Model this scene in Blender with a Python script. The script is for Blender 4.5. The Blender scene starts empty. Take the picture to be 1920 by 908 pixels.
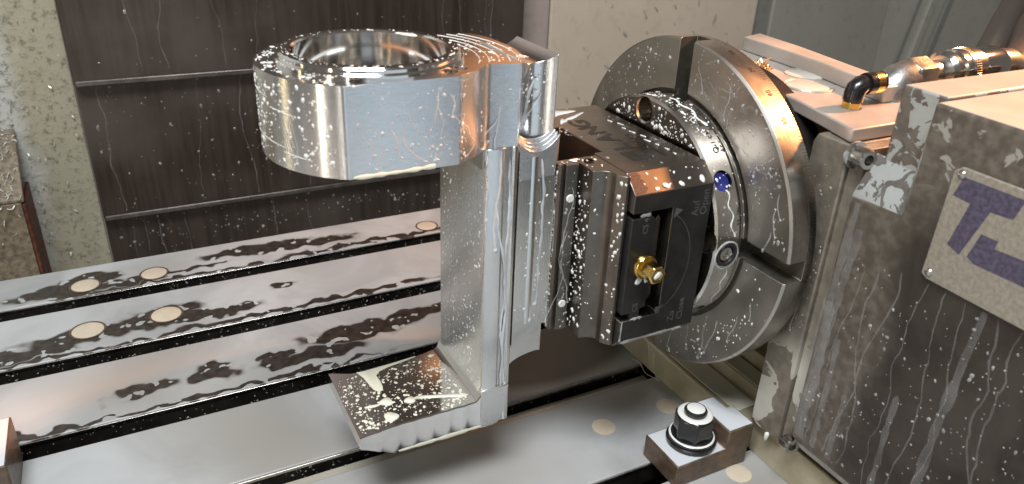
import bpy, bmesh, math, random
from mathutils import Vector, Matrix
from math import sin, cos, pi, radians, hypot, sqrt, atan2

scene = bpy.context.scene
COL = scene.collection
V3 = Vector

# ------------------------------------------------------------------ camera
cam_d = bpy.data.cameras.new("camera")
cam = bpy.data.objects.new("camera", cam_d)
COL.objects.link(cam)
RIGHT = V3((0.8891473, -0.4560288, 0.0381428))
DOWN = V3((-0.1738767, -0.4137620, -0.8936262))
FWD = V3((0.4233013, 0.7879332, -0.4471882))
m = Matrix((RIGHT, -DOWN, -FWD)).transposed().to_4x4()
m.translation = V3((0, 0, .376))
cam.matrix_world = m
cam_d.sensor_width = 36
cam_d.lens = 1435.9 / 1920 * 36
cam_d.clip_start = .01
cam_d.clip_end = 20
cam_d.dof.use_dof = True
cam_d.dof.focus_distance = .55
cam_d.dof.aperture_fstop = 13
scene.camera = cam

# ------------------------------------------------------------------ light
w = bpy.data.worlds.new("World")
scene.world = w
w.use_nodes = True
w.node_tree.nodes["Background"].inputs[0].default_value = (.42, .385, .34, 1)
w.node_tree.nodes["Background"].inputs[1].default_value = .27


def area(name, loc, target, sx, sy, power, col):
    d = bpy.data.lights.new(name, 'AREA')
    d.shape = 'RECTANGLE'
    d.size, d.size_y = sx, sy
    d.energy = power
    d.color = col
    o = bpy.data.objects.new(name, d)
    COL.objects.link(o)
    o.location = loc
    q = (V3(target) - V3(loc)).to_track_quat('-Z', 'Y')
    o.rotation_euler = q.to_euler()
    return o


area("door_opening_light", (.25, -1.15, .15), (.2, .45, .2), 1.7, 1.5, 4.2, (.72, .87, 1))
area("side_streak_light", (-.85, -.03, .05), (.1, .35, .05), .045, 1.3, 1.9, (1, .92, .74))  # unseen strip, added for the bright streak on the ring side
area("front_streak_light", (-.66, -.40, .05), (.1, .35, .05), .03, 1.3, .6, (1, .95, .85))  # also added and unseen: a second, fainter streak on the ring
area("rear_streak_light", (-.80, .68, .0), (.1, .40, .1), .035, 1.2, .7, (1, .80, .45))  # unseen golden strip added for gold reflections in the ring
area("ceiling_lamp", (-.14, -.02, 1.22), (.12, .5, 0), .6, .4, 18, (.97, .98, 1))
area("rear_warm_lamp", (.47, .965, .45), (.25, .50, .20), .26, .16, .09, (1, .43, .17))
sp = bpy.data.lights.new("warm_lamp", 'SPOT')
sp.energy = 150
sp.color = (1, .41, .16)
sp.spot_size = radians(24)
sp.spot_blend = .45
sp.shadow_soft_size = .035
wl = bpy.data.objects.new("warm_lamp", sp)
COL.objects.link(wl)
wl.location = (1.28, .22, .86)
s2 = bpy.data.lights.new("rear_warm_spot", 'SPOT')
s2.energy, s2.color, s2.spot_size, s2.spot_blend, s2.shadow_soft_size = 9, (1, .42, .20), radians(30), .9, .05
w2 = bpy.data.objects.new("rear_warm_spot", s2)
COL.objects.link(w2)
w2.location = (.62, .93, .62)
w2.rotation_euler = (V3((.22, .735, 0)) - w2.location).to_track_quat('-Z', 'Y').to_euler()
wl.rotation_euler = (V3((.43, .255, .26)) - wl.location).to_track_quat('-Z', 'Y').to_euler()

scene.view_settings.view_transform = 'Standard'
scene.view_settings.look = 'None'
scene.view_settings.gamma = 1
scene.view_settings.exposure = .22
scene.view_settings.use_curve_mapping = False
scene.cycles.max_bounces = 8
scene.cycles.glossy_bounces = 5
scene.cycles.sample_clamp_indirect = 4
scene.cycles.caustics_reflective = False
scene.cycles.caustics_refractive = False
try:
    scene.cycles.use_denoising = True
except Exception:
    pass


# ------------------------------------------------------------------ node helpers
class NT:
    def __init__(s, name):
        s.m = bpy.data.materials.new(name)
        s.m.use_nodes = True
        s.t = s.m.node_tree
        s.b = s.t.nodes["Principled BSDF"]
        s.out = s.t.nodes["Material Output"]
        s._tc = None

    def n(s, typ, **kw):
        nd = s.t.nodes.new(typ)
        for k, v in kw.items():
            setattr(nd, k, v)
        return nd

    def set(s, sock, v):
        if isinstance(v, bpy.types.NodeSocket):
            s.t.links.new(v, sock)
        elif isinstance(v, (tuple, list)) and sock.type == 'RGBA' and len(v) == 3:
            sock.default_value = (*v, 1)
        else:
            sock.default_value = v

    def co(s):
        if s._tc is None:
            s._tc = s.n('ShaderNodeTexCoord').outputs['Object']
        return s._tc

    def mapc(s, scale=(1, 1, 1), loc=(0, 0, 0), rot=(0, 0, 0)):
        mp = s.n('ShaderNodeMapping')
        s.t.links.new(s.co(), mp.inputs[0])
        mp.inputs['Scale'].default_value = scale
        mp.inputs['Location'].default_value = loc
        mp.inputs['Rotation'].default_value = rot
        return mp.outputs[0]

    def noise(s, scale, detail=4, rough=.55, vec=None, dist=0):
        nd = s.n('ShaderNodeTexNoise')
        s.t.links.new(vec or s.co(), nd.inputs['Vector'])
        nd.inputs['Scale'].default_value = scale
        nd.inputs['Detail'].default_value = detail
        nd.inputs['Roughness'].default_value = rough
        nd.inputs['Distortion'].default_value = dist
        return nd.outputs[0]

    def voro(s, scale, vec=None, feature='F1', rnd=1):
        nd = s.n('ShaderNodeTexVoronoi', feature=feature)
        s.t.links.new(vec or s.co(), nd.inputs['Vector'])
        nd.inputs['Scale'].default_value = scale
        nd.inputs['Randomness'].default_value = rnd
        return nd.outputs['Distance']

    def ramp(s, v, lo, hi, a=0., b=1.):
        nd = s.n('ShaderNodeMapRange', interpolation_type='SMOOTHSTEP')
        s.set(nd.inputs[0], v)
        nd.inputs[1].default_value = lo
        nd.inputs[2].default_value = hi
        nd.inputs[3].default_value = a
        nd.inputs[4].default_value = b
        return nd.outputs[0]

    def math(s, op, a, b=0., c=None):
        nd = s.n('ShaderNodeMath', operation=op)
        s.set(nd.inputs[0], a)
        s.set(nd.inputs[1], b)
        if c is not None:
            s.set(nd.inputs[2], c)
        return nd.outputs[0]

    def mix(s, f, a, b):
        nd = s.n('ShaderNodeMix', data_type='RGBA')
        s.set(nd.inputs[0], f)
        s.set(nd.inputs[6], a)
        s.set(nd.inputs[7], b)
        return nd.outputs[2]

    def mixf(s, f, a, b):
        nd = s.n('ShaderNodeMix', data_type='FLOAT')
        s.set(nd.inputs[0], f)
        s.set(nd.inputs[2], a)
        s.set(nd.inputs[3], b)
        return nd.outputs[0]

    def sep(s):
        nd = s.n('ShaderNodeSeparateXYZ')
        s.t.links.new(s.co(), nd.inputs[0])
        return nd.outputs

    def bump(s, h, strength, dist=.001):
        nd = s.n('ShaderNodeBump')
        s.set(nd.inputs['Height'], h)
        nd.inputs['Strength'].default_value = strength
        nd.inputs['Distance'].default_value = dist
        s.t.links.new(nd.outputs[0], s.b.inputs['Normal'])

    def p(s, **kw):
        for k, v in kw.items():
            s.set(s.b.inputs[k.replace('_', ' ')], v)
        return s.m


def metal(name, c1, c2, rough=(.2, .35), scale=40, metallic=1., brush=None, bump=.05, coat=0., specks=None, aniso=0.):
    t = NT(name)
    vec = t.mapc(brush) if brush else None
    nz = t.noise(scale, 5, .6, vec)
    lo = t.noise(14, 4, .6, None, .6)
    f = t.math('MULTIPLY_ADD', nz, .5, t.math('MULTIPLY', lo, .5))
    f = t.ramp(f, .33, .67)
    col = t.mix(f, c1, c2)
    r = t.mixf(t.ramp(lo, .3, .7), rough[0], rough[1])
    if specks:
        thr, sc, scol = specks
        v = t.voro(sc)
        k = t.math('MULTIPLY', t.ramp(v, thr, thr * .6), t.ramp(t.noise(30, 3), .45, .6))
        col = t.mix(k, col, scol)
        r = t.mixf(k, r, .35)
    t.bump(nz, bump, .0008)
    t.p(Base_Color=col, Roughness=r, Metallic=metallic)
    if coat:
        t.p(Coat_Weight=coat, Coat_Roughness=.08)
    if aniso:
        tg = t.n('ShaderNodeTangent', direction_type='RADIAL', axis='Z')
        t.p(Anisotropic=aniso, Anisotropic_Rotation=.25, Tangent=tg.outputs[0])
    return t.m


def plain(name, c, rough=.5, metallic=0., coat=0., var=.25, scale=60, bump=.0):
    t = NT(name)
    nz = t.noise(scale, 4, .6)
    col = t.mix(t.ramp(nz, .3, .7), tuple(x * (1 - var) for x in c), tuple(min(1, x * (1 + var)) for x in c))
    t.p(Base_Color=col, Roughness=rough, Metallic=metallic)
    if coat:
        t.p(Coat_Weight=coat, Coat_Roughness=.06)
    if bump:
        t.bump(nz, bump, .001)
    return t.m


M = {}
M['alu'] = metal('milled_aluminium', (.80, .80, .79), (.90, .90, .91), (.15, .24), 300, 1, (.4, .4, 12), .10, aniso=.8)
M['alu_flat'] = metal('face_milled_aluminium', (.68, .70, .72), (.86, .88, .90), (.24, .34), 300, 1, (.6, 1, 9), .22)
M['alu_v'] = metal('side_milled_aluminium', (.74, .74, .73), (.88, .88, .87), (.17, .28), 420, 1, (6, 6, .5), .10, aniso=.6)
M['alu_smooth'] = metal('smooth_aluminium', (.76, .75, .74), (.88, .87, .86), (.07, .14), 90, 1, None, .02)
M['alu_top'] = metal('turned_aluminium', (.72, .70, .69), (.86, .84, .83), (.16, .24), 90, 1, None, .02)
M['vise'] = metal('burnished_vise_steel', (.13, .112, .095), (.20, .175, .15), (.24, .36), 60, .95, None, .04, .25)
M['vise_black'] = metal('black_oxide_steel', (.030, .029, .028), (.055, .052, .049), (.26, .38), 80, .6, None, .03)
M['chuck'] = metal('ground_faceplate_steel', (.40, .375, .335), (.56, .53, .485), (.32, .44), 34, 1, None, .04)
M['rim'] = metal('turned_rim_steel', (.42, .40, .37), (.58, .55, .51), (.22, .34), 120, 1, (6, 1, 1), .05)
M['plate'] = metal('ground_plate_steel', (.50, .48, .45), (.66, .64, .61), (.20, .30), 70, 1, None, .03)
M['plate_face'] = metal('brown_plate_face_steel', (.20, .17, .14), (.28, .24, .20), (.22, .34), 60, 1, None, .03)
M['brass'] = metal('brass', (.66, .44, .12), (.83, .60, .22), (.16, .28), 200, 1, None, .03)
M['black_nut'] = metal('blackened_nut_steel', (.020, .021, .023), (.045, .045, .047), (.18, .32), 120, .5, None, .06, .5)
M['clamp'] = metal('brown_oxide_clamp_steel', (.075, .050, .034), (.17, .115, .076), (.36, .52), 160, .3, None, .18, .2)
M['steel'] = metal('zinc_steel', (.42, .41, .38), (.60, .58, .55), (.22, .34), 150, 1, None, .05)
M['chrome'] = metal('nickel_plated_steel', (.66, .65, .63), (.80, .79, .77), (.08, .2), 150, 1, None, .03)
M['cast'] = metal('elbow_casting', (.26, .26, .25), (.48, .47, .45), (.3, .45), 260, .9, None, .4)
M['dark'] = plain('dark_recess_steel', (.018, .016, .014), .45, .5)
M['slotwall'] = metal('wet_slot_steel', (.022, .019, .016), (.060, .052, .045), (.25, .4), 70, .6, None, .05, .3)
M['rubber'] = plain('black_rubber', (.015, .015, .015), .4)
M['black_plastic'] = plain('black_plastic', (.012, .012, .013), .22, 0, .5, .3, 300, .3)
M['blue'] = plain('blue_plastic', (.015, .02, .16), .25, 0, .5)
M['mark'] = plain('laser_marking', (.022, .019, .016), .5)
M['mark_pale'] = plain('pale_engraving', (.085, .082, .077), .5)
M['purple'] = None


def mk_milk(name, alpha, col=(.80, .80, .76)):
    t = NT(name)
    t.p(Base_Color=col, Roughness=.22)
    t.p(Coat_Weight=.6, Coat_Roughness=.05)
    if alpha < 1:
        t.p(Alpha=t.ramp(t.noise(45, 3), .3, .7, alpha * .6, min(1, alpha * 1.4)))
    return t.m


M['milk'] = mk_milk('milky_coolant', 1)
M['milk_cream'] = mk_milk('cream_coolant', 1, (.78, .76, .62))
M['milk_thin'] = mk_milk('thin_milky_coolant', .42, (.70, .70, .68))
M['milk_faint'] = mk_milk('faint_milky_coolant', .16, (.55, .54, .53))


def mk_table():
    t = NT('coolant_wet_table')
    x, y, z = t.sep()
    # places where the film of coolant has drawn back from the steel: centre x, y, half length, half width
    spots = [(.105, .752, .060, .010), (.150, .744, .050, .008), (-.075, .733, .045, .012), (-.055, .750, .022, .010), (-.02, .728, .03, .005),
             (.02, .735, .045, .004), (.24, .725, .12, .004), (-.055, .646, .055, .012), (.0, .655, .035, .012), (.035, .640, .05, .008), (-.11, .633, .04, .010),
             (.13, .623, .12, .004), (.105, .668, .012, .004), (.155, .560, .050, .013), (.205, .566, .030, .010), (.235, .571, .016, .005), (.105, .541, .045, .009),
             (.075, .552, .014, .005), (.028, .548, .018, .011), (-.025, .547, .024, .008), (.00, .5205, .16, .0028), (.00, .6205, .16, .0028), (.1, .7205, .2, .0028), (-.108, .524, .012, .008)]
    jx = t.math('MULTIPLY_ADD', t.noise(46, 1.5, .5), .044, -.022)
    jy = t.math('MULTIPLY_ADD', t.noise(52, 1.5, .5, t.mapc((1, 1, 1), (3, 1, 2))), .026, -.013)
    wx = t.math('ADD', x, jx)
    wy = t.math('ADD', y, jy)
    best = None
    for cx, cy, rx, ry in spots:
        a = t.math('MULTIPLY_ADD', wx, 1 / rx, -cx / rx)
        b = t.math('MULTIPLY_ADD', wy, 1 / ry, -cy / ry)
        d = t.math('MULTIPLY_ADD', a, a, t.math('MULTIPLY', b, b))
        best = d if best is None else t.math('MINIMUM', best, d)
    hole = t.ramp(t.noise(95, 1.5, .5), .60, .68, 0, 2.2)
    mask = t.ramp(t.math('ADD', best, hole), 1.22, .80)
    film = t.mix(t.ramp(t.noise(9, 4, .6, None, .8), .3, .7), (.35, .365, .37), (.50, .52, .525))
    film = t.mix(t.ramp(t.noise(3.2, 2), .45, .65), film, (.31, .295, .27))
    bare = t.mix(t.ramp(t.noise(150, 4), .35, .65), (.045, .037, .031), (.085, .07, .06))
    dark_zone = t.math('MULTIPLY_ADD', t.math('MULTIPLY_ADD', x, 1 / .085, -.285 / .085), t.math('MULTIPLY_ADD', x, 1 / .085, -.285 / .085), t.math('POWER', t.math('MULTIPLY_ADD', y, 1 / .042, -.462 / .042), 2.))
    dark_zone = t.ramp(t.math('ADD', dark_zone, jx), 1.25, .55)
    film = t.mix(dark_zone, film, (.055, .055, .052))  # film colour darkened in a soft ellipse to the right of the arm
    edge = t.math('MULTIPLY', t.ramp(t.math('ADD', best, hole), .9, 1.15), t.ramp(t.math('ADD', best, hole), 1.6, 1.15))
    col = t.mix(mask, film, bare)
    col = t.mix(t.math('MULTIPLY', edge, .35), col, (.2, .19, .18))
    t.p(Base_Color=col, Roughness=t.mixf(mask, .48, .38), Metallic=t.mixf(mask, 0, .5))
    t.p(Coat_Weight=t.mixf(mask, .30, .15), Coat_Roughness=.22)
    t.bump(t.mixf(mask, t.math('MULTIPLY_ADD', t.noise(300, 3), .05, .6), 0), .08, .0005)
    return t.m


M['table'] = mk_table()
M['table_side'] = M['slotwall']


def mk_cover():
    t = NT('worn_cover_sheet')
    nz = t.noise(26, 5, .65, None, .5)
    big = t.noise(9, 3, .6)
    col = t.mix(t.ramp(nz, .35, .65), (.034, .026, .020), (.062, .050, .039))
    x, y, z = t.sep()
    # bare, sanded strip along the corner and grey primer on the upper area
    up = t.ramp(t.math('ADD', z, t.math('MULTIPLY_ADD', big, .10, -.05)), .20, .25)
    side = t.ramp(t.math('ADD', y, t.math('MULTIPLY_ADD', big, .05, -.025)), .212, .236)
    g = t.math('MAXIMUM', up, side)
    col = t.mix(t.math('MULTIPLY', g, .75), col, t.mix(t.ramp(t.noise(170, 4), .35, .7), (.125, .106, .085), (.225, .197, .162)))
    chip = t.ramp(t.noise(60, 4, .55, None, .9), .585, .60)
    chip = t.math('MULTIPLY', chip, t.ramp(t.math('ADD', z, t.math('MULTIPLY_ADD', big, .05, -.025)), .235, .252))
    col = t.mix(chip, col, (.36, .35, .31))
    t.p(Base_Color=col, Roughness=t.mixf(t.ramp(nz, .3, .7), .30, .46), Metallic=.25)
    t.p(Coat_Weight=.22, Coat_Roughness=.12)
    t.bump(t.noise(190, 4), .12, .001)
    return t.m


M['cover'] = mk_cover()


def mk_chipped(name, under, paint, thr, scale, zlo=None, zhi=None, rough=.5):
    t = NT(name)
    nz = t.noise(scale, 5, .55, None, 1.1)
    k = t.ramp(nz, thr, thr + .012)
    if zlo is not None:
        x, y, z = t.sep()
        k = t.math('MULTIPLY', k, t.ramp(z, zhi, zlo))
    u = t.mix(t.ramp(t.noise(130, 4), .3, .7), under, tuple(c * 1.5 for c in under))
    pc = t.mix(t.ramp(t.noise(40, 3), .3, .7), paint, tuple(c * .85 for c in paint))
    t.p(Base_Color=t.mix(k, u, pc), Roughness=rough, Metallic=t.mixf(k, .3, 0))
    t.p(Coat_Weight=.15, Coat_Roughness=.15)
    t.bump(t.math('ADD', k, t.math('MULTIPLY', t.noise(260, 3), .25)), .35, .0008)
    return t.m


M['body'] = mk_chipped('chipped_casting_paint', (.17, .15, .12), (.52, .50, .44), .515, 30, .085, .120)
M['box'] = mk_chipped('flaking_box_paint', (.125, .108, .09), (.38, .385, .36), .53, 75)
M['ledge'] = mk_chipped('flaking_ledge_paint', (.12, .115, .108), (.36, .38, .37), .47, 85)
M['cast_base'] = metal('ochre_base_casting', (.40, .355, .235), (.60, .55, .41), (.35, .5), 46, .25, None, .22, .35)
M['top_wet'] = metal('wet_cover_plate', (.36, .33, .29), (.48, .45, .41), (.36, .5), 30, .25, None, .05, .3)
M['top_lit'] = plain('orange_lit_cover_top', (.46, .41, .35), .42, .1, .2, .10, 22)  # upward faces only: warm lamp light put into a lighter colour
M['nameplate'] = plain('name_plate_aluminium', (.38, .345, .285), .42, .45, .1, .16, 420, .25)
M['purple'] = plain('purple_print', (.085, .072, .115), .5, .1, 0, .35, 420, .2)
M['gauge'] = plain('milky_sight_disc', (.56, .53, .47), .25, 0, .5, .06)
M['plug'] = plain('cream_hole_cap', (.62, .545, .42), .35, 0, .5, .08, 40)


def mk_waycover():
    t = NT('dark_way_cover_steel')
    nz = t.noise(120, 4, .6, t.mapc((1, 1, .06)))
    lo = t.noise(5, 4, .6)
    col = t.mix(t.ramp(nz, .3, .7), (.056, .041, .033), (.092, .070, .057))
    col = t.mix(t.ramp(lo, .45, .75), col, (.125, .100, .086))
    t.p(Base_Color=col, Roughness=t.mixf(t.ramp(lo, .3, .7), .32, .48), Metallic=.55)
    t.bump(nz, .04, .001)
    return t.m


M['way'] = mk_waycover()
M['way_lip'] = metal('worn_lip_steel', (.10, .088, .078), (.22, .195, .175), (.3, .45), 90, .7)


def mk_wall(name, base, dirt, amount, chips=True):
    t = NT(name)
    lo = t.noise(4, 4, .6)
    hi = t.noise(55, 5, .65)
    col = t.mix(t.ramp(lo, .3, .7), tuple(c * .88 for c in base), base)
    col = t.mix(t.math('MULTIPLY', t.ramp(hi, .5, .8), amount), col, dirt)
    if chips:
        v = t.ramp(t.noise(34, 2, .5, t.mapc((2.2, 1, .6), (0, 0, 0), (0, .5, 0))), .70, .76)
        col = t.mix(t.math('MULTIPLY', v, .7), col, tuple(c * .5 for c in dirt))
    t.p(Base_Color=col, Roughness=.5)
    t.p(Coat_Weight=.1, Coat_Roughness=.3)
    t.bump(hi, .12, .002)
    return t.m


M['wall'] = mk_wall('beige_enclosure_paint', (.74, .63, .50), (.48, .40, .30), .5)
M['wall_grey'] = mk_wall('grey_enclosure_paint', (.44, .43, .375), (.26, .245, .20), .6)
M['wall_pink'] = mk_wall('pinkish_enclosure_paint', (.50, .42, .375), (.33, .26, .22), .8)  # pinker, darker colour for the panel next to the way cover
M['wall_seam'] = mk_wall('seam_paint', (.28, .275, .25), (.11, .10, .085), .5)
M['wall_green'] = mk_wall('greenish_splash_guard', (.36, .35, .265), (.115, .10, .045), 1.0)
M['wall_greenish'] = mk_wall('yellow_stained_guard', (.30, .275, .14), (.10, .085, .03), 1.0)


def mk_guard():
    t = NT('stained_splash_guard')
    x, y, z = t.sep()
    mot = t.noise(26, 6, .7)
    k = t.ramp(t.math('ADD', x, t.math('MULTIPLY_ADD', mot, .05, -.025)), -.118, -.088)
    k = t.math('ADD', k, t.ramp(z, -.02, -.1, 0, .3))
    col = t.mix(k, (.52, .52, .49), (.38, .355, .26))
    fine = t.noise(150, 6, .75)
    col = t.mix(t.ramp(fine, .50, .66, 0, .75), col, (.12, .105, .06))
    col = t.mix(t.ramp(mot, .55, .75, 0, .6), col, (.20, .175, .10))
    t.p(Base_Color=col, Roughness=.55)
    t.bump(fine, .5, .002)
    return t.m


M['guard'] = mk_guard()
M['guard_box'] = plain('brown_grimy_guard', (.20, .165, .115), .5, .1, .1, .4, 160, .4)
M['wall_dirt'] = plain('brown_stuck_chip', (.36, .32, .26), .6, .1)
M['rust'] = plain('red_rust', (.12, .035, .015), .6, .2, 0, .5, 120, .3)
M['rust_orange'] = metal('orange_rust', (.022, .014, .011), (.085, .038, .023), (.6, .75), 1100, .0, None, .6)
M['chip'] = metal('curled_chip_metal', (.40, .385, .32), (.70, .69, .62), (.25, .45), 300, .25)


def mk_hose():
    t = NT('braided_hose')
    wv = t.n('ShaderNodeTexWave', wave_type='BANDS', bands_direction='DIAGONAL')
    t.t.links.new(t.mapc((1, 1, 1)), wv.inputs['Vector'])
    wv.inputs['Scale'].default_value = 190
    wv.inputs['Distortion'].default_value = 1.5
    k = wv.outputs['Fac'] if 'Fac' in wv.outputs else wv.outputs[1]
    col = t.mix(k, (.07, .055, .045), (.24, .20, .175))
    t.p(Base_Color=col, Roughness=.34, Metallic=.5)
    t.bump(k, .7, .001)
    return t.m


M['hose'] = mk_hose()


# ------------------------------------------------------------------ object helpers
def tag(o, label=None, cat=None, group=None, kind=None):
    if label:
        o['label'] = label
    if cat:
        o['category'] = cat
    if group:
        o['group'] = group
    if kind:
        o['kind'] = kind
    return o


def empty(name, loc):
    o = bpy.data.objects.new(name, None)
    o.empty_display_size = .01
    COL.objects.link(o)
    o.location = loc
    return o


def finish(me, mat, smooth=35):
    for q in (mat if isinstance(mat, list) else [mat]):
        me.materials.append(q)
    if smooth:
        me.polygons.foreach_set('use_smooth', [True] * len(me.polygons))
        me.set_sharp_from_angle(angle=radians(smooth))
    me.update()


def link(name, me, parent=None):
    o = bpy.data.objects.new(name, me)
    COL.objects.link(o)
    if parent is not None:
        o.parent = parent
        o.matrix_parent_inverse = (Matrix.Translation(parent.location) if parent.parent is None and parent.type == 'EMPTY' else Matrix()).inverted()
    return o


def from_bm(name, bm, mat, parent=None, smooth=35, bevel=0, seg=2):
    bmesh.ops.recalc_face_normals(bm, faces=bm.faces)
    me = bpy.data.meshes.new(name)
    bm.to_mesh(me)
    bm.free()
    finish(me, mat, smooth)
    o = link(name, me, parent)
    if bevel:
        b = o.modifiers.new('bevel', 'BEVEL')
        b.width = bevel
        b.segments = seg
        b.limit_method = 'ANGLE'
        b.angle_limit = radians(32)
    return o


def prism_bm(pts, axis, lo, hi, bm=None):
    """polygon in the two other axes (in xyz order) extruded along an axis"""
    bm = bm or bmesh.new()

    def P(a, b, c):
        return {'x': (c, a, b), 'y': (a, c, b), 'z': (a, b, c)}[axis]
    A = [bm.verts.new(P(a, b, lo)) for a, b in pts]
    B = [bm.verts.new(P(a, b, hi)) for a, b in pts]
    n = len(pts)
    bm.faces.new(A)
    bm.faces.new(B[::-1])
    for i in range(n):
        j = (i + 1) % n
        bm.faces.new((A[i], B[i], B[j], A[j]))
    return bm


def prism(name, pts, axis, lo, hi, mat, parent=None, bevel=0, smooth=35, seg=2):
    return from_bm(name, prism_bm(pts, axis, lo, hi), mat, parent, smooth, bevel, seg)


def box_bm(x0, x1, y0, y1, z0, z1, bm=None):
    return prism_bm([(x0, y0), (x1, y0), (x1, y1), (x0, y1)], 'z', z0, z1, bm)


def box(name, x0, x1, y0, y1, z0, z1, mat, parent=None, bevel=.0006, seg=2):
    return from_bm(name, box_bm(x0, x1, y0, y1, z0, z1), mat, parent, 35, bevel, seg)


def frame_of(d):
    d = V3(d).normalized()
    a = V3((0, 0, 1)) if abs(d.z) < .9 else V3((1, 0, 0))
    u = d.cross(a).normalized()
    return u, d.cross(u).normalized(), d


def lathe_bm(prof, c, d, seg=64, bm=None, a0=0., hexa=False):
    """profile of (radius, height along d); closed loops when the profile's first and last point agree"""
    bm = bm or bmesh.new()
    u, v, d = frame_of(d)
    c = V3(c)
    rings = []
    closed = prof[0] == prof[-1]
    pr = prof[:-1] if closed else prof
    for r, h in pr:
        if r < 1e-7:
            rings.append([bm.verts.new(c + d * h)] * seg)
        else:
            rings.append([bm.verts.new(c + d * h + (u * cos(a0 + 2 * pi * k / seg) + v * sin(a0 + 2 * pi * k / seg)) * r) for k in range(seg)])
    m_ = len(rings)
    for i in range(m_ if closed else m_ - 1):
        A, B = rings[i], rings[(i + 1) % m_]
        for k in range(seg):
            q = (k + 1) % seg
            f = []
            for vv in (A[k], A[q], B[q], B[k]):
                if vv not in f:
                    f.append(vv)
            if len(f) >= 3:
                try:
                    bm.faces.new(f)
                except ValueError:
                    pass
    return bm


def lathe(name, prof, c, d, mat, parent=None, seg=64, bevel=0, smooth=35, a0=0.):
    return from_bm(name, lathe_bm(prof, c, d, seg, None, a0), mat, parent, smooth, bevel)


def tube_bm(pts, r, seg=14, bm=None, cap=True):
    bm = bm or bmesh.new()
    pts = [V3(p) for p in pts]
    rings = []
    u = None
    for i, p in enumerate(pts):
        d = (pts[min(i + 1, len(pts) - 1)] - pts[max(i - 1, 0)]).normalized()
        if u is None:
            u, v, _ = frame_of(d)
        else:
            u = (u - d * u.dot(d)).normalized()
            v = d.cross(u)
        rr = r[i] if isinstance(r, (list, tuple)) else r
        rings.append([bm.verts.new(p + (u * cos(2 * pi * k / seg) + v * sin(2 * pi * k / seg)) * rr) for k in range(seg)])
    for A, B in zip(rings, rings[1:]):
        for k in range(seg):
            q = (k + 1) % seg
            bm.faces.new((A[k], A[q], B[q], B[k]))
    if cap:
        bm.faces.new(rings[0][::-1])
        bm.faces.new(rings[-1])
    return bm


def cut(o, cutter_bm):
    """boolean difference, applied"""
    bmesh.ops.recalc_face_normals(cutter_bm, faces=cutter_bm.faces)
    me = bpy.data.meshes.new('cutter')
    cutter_bm.to_mesh(me)
    cutter_bm.free()
    c = bpy.data.objects.new('cutter', me)
    COL.objects.link(c)
    bev = [(x.width, x.segments) for x in o.modifiers if x.type == 'BEVEL']
    for x in list(o.modifiers):
        o.modifiers.remove(x)
    md = o.modifiers.new('bool', 'BOOLEAN')
    md.operation = 'DIFFERENCE'
    md.solver = 'EXACT'
    md.object = c
    c.matrix_world = o.matrix_world.copy()
    bpy.context.view_layer.update()
    c.matrix_world = Matrix()
    bpy.context.view_layer.update()
    ev = o.evaluated_get(bpy.context.evaluated_depsgraph_get())
    new = bpy.data.meshes.new_from_object(ev)
    o.modifiers.clear()
    old = o.data
    o.data = new
    bpy.data.meshes.remove(old)
    bpy.data.objects.remove(c)
    bpy.data.meshes.remove(me)
    new.polygons.foreach_set('use_smooth', [True] * len(new.polygons))
    new.set_sharp_from_angle(angle=radians(35))
    for wd, sg in bev:
        b = o.modifiers.new('bevel', 'BEVEL')
        b.width, b.segments, b.limit_method, b.angle_limit = wd, sg, 'ANGLE', radians(32)
    return o


def text(name, s, size, loc, xdir, ydir, mat, parent, lift=.00012, align='LEFT', squash=1., bold=0.):
    cu = bpy.data.curves.new(name, 'FONT')
    cu.body = s
    cu.size = size
    cu.align_x = align
    cu.offset = bold
    cu.extrude = .00006
    cu.resolution_u = 3
    t = bpy.data.objects.new(name, cu)
    COL.objects.link(t)
    bpy.context.view_layer.update()
    me = bpy.data.meshes.new_from_object(t.evaluated_get(bpy.context.evaluated_depsgraph_get()))
    bpy.data.objects.remove(t)
    xd, yd = V3(xdir).normalized(), V3(ydir).normalized()
    nd = xd.cross(yd)
    mt = Matrix((xd * squash, yd, nd)).transposed().to_4x4()
    mt.translation = V3(loc) + nd * lift
    me.transform(mt)
    me.materials.clear()
    finish(me, mat, 0)
    return link(name, me, parent)


def arc(cx, cy, r, a0, a1, n):
    return [(cx + r * cos(radians(a0 + (a1 - a0) * k / n)), cy + r * sin(radians(a0 + (a1 - a0) * k / n))) for k in range(n + 1)]


# ------------------------------------------------------------------ liquid on surfaces
def flat(p0, U, W, n):
    p0, U, W, n = V3(p0), V3(U), V3(W), V3(n).normalized()
    g = V3((0, 0, -1))
    g = g - n * g.dot(n)
    g = g.normalized() if g.length > .3 else W.normalized()
    return lambda a, b: (p0 + U * a + W * b, n, g)


def cylsurf(c, r, a0, a1, z0, z1):
    def f(a, b):
        t = radians(a0 + (a1 - a0) * a)
        n = V3((cos(t), sin(t), 0))
        return V3((c[0], c[1], z0 + (z1 - z0) * b)) + n * r, n, V3((0, 0, -1))
    return f


def discsurf(x, cy, cz, r0, r1, a0, a1):
    """a sector of a face that looks towards -x; angles count from -y upwards"""
    def f(a, b):
        t = radians(a0 + (a1 - a0) * a)
        r = sqrt(r0 * r0 + (r1 * r1 - r0 * r0) * b)
        return V3((x, cy - r * cos(t), cz + r * sin(t))), V3((-1, 0, 0)), V3((0, 0, -1))
    return f


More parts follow.
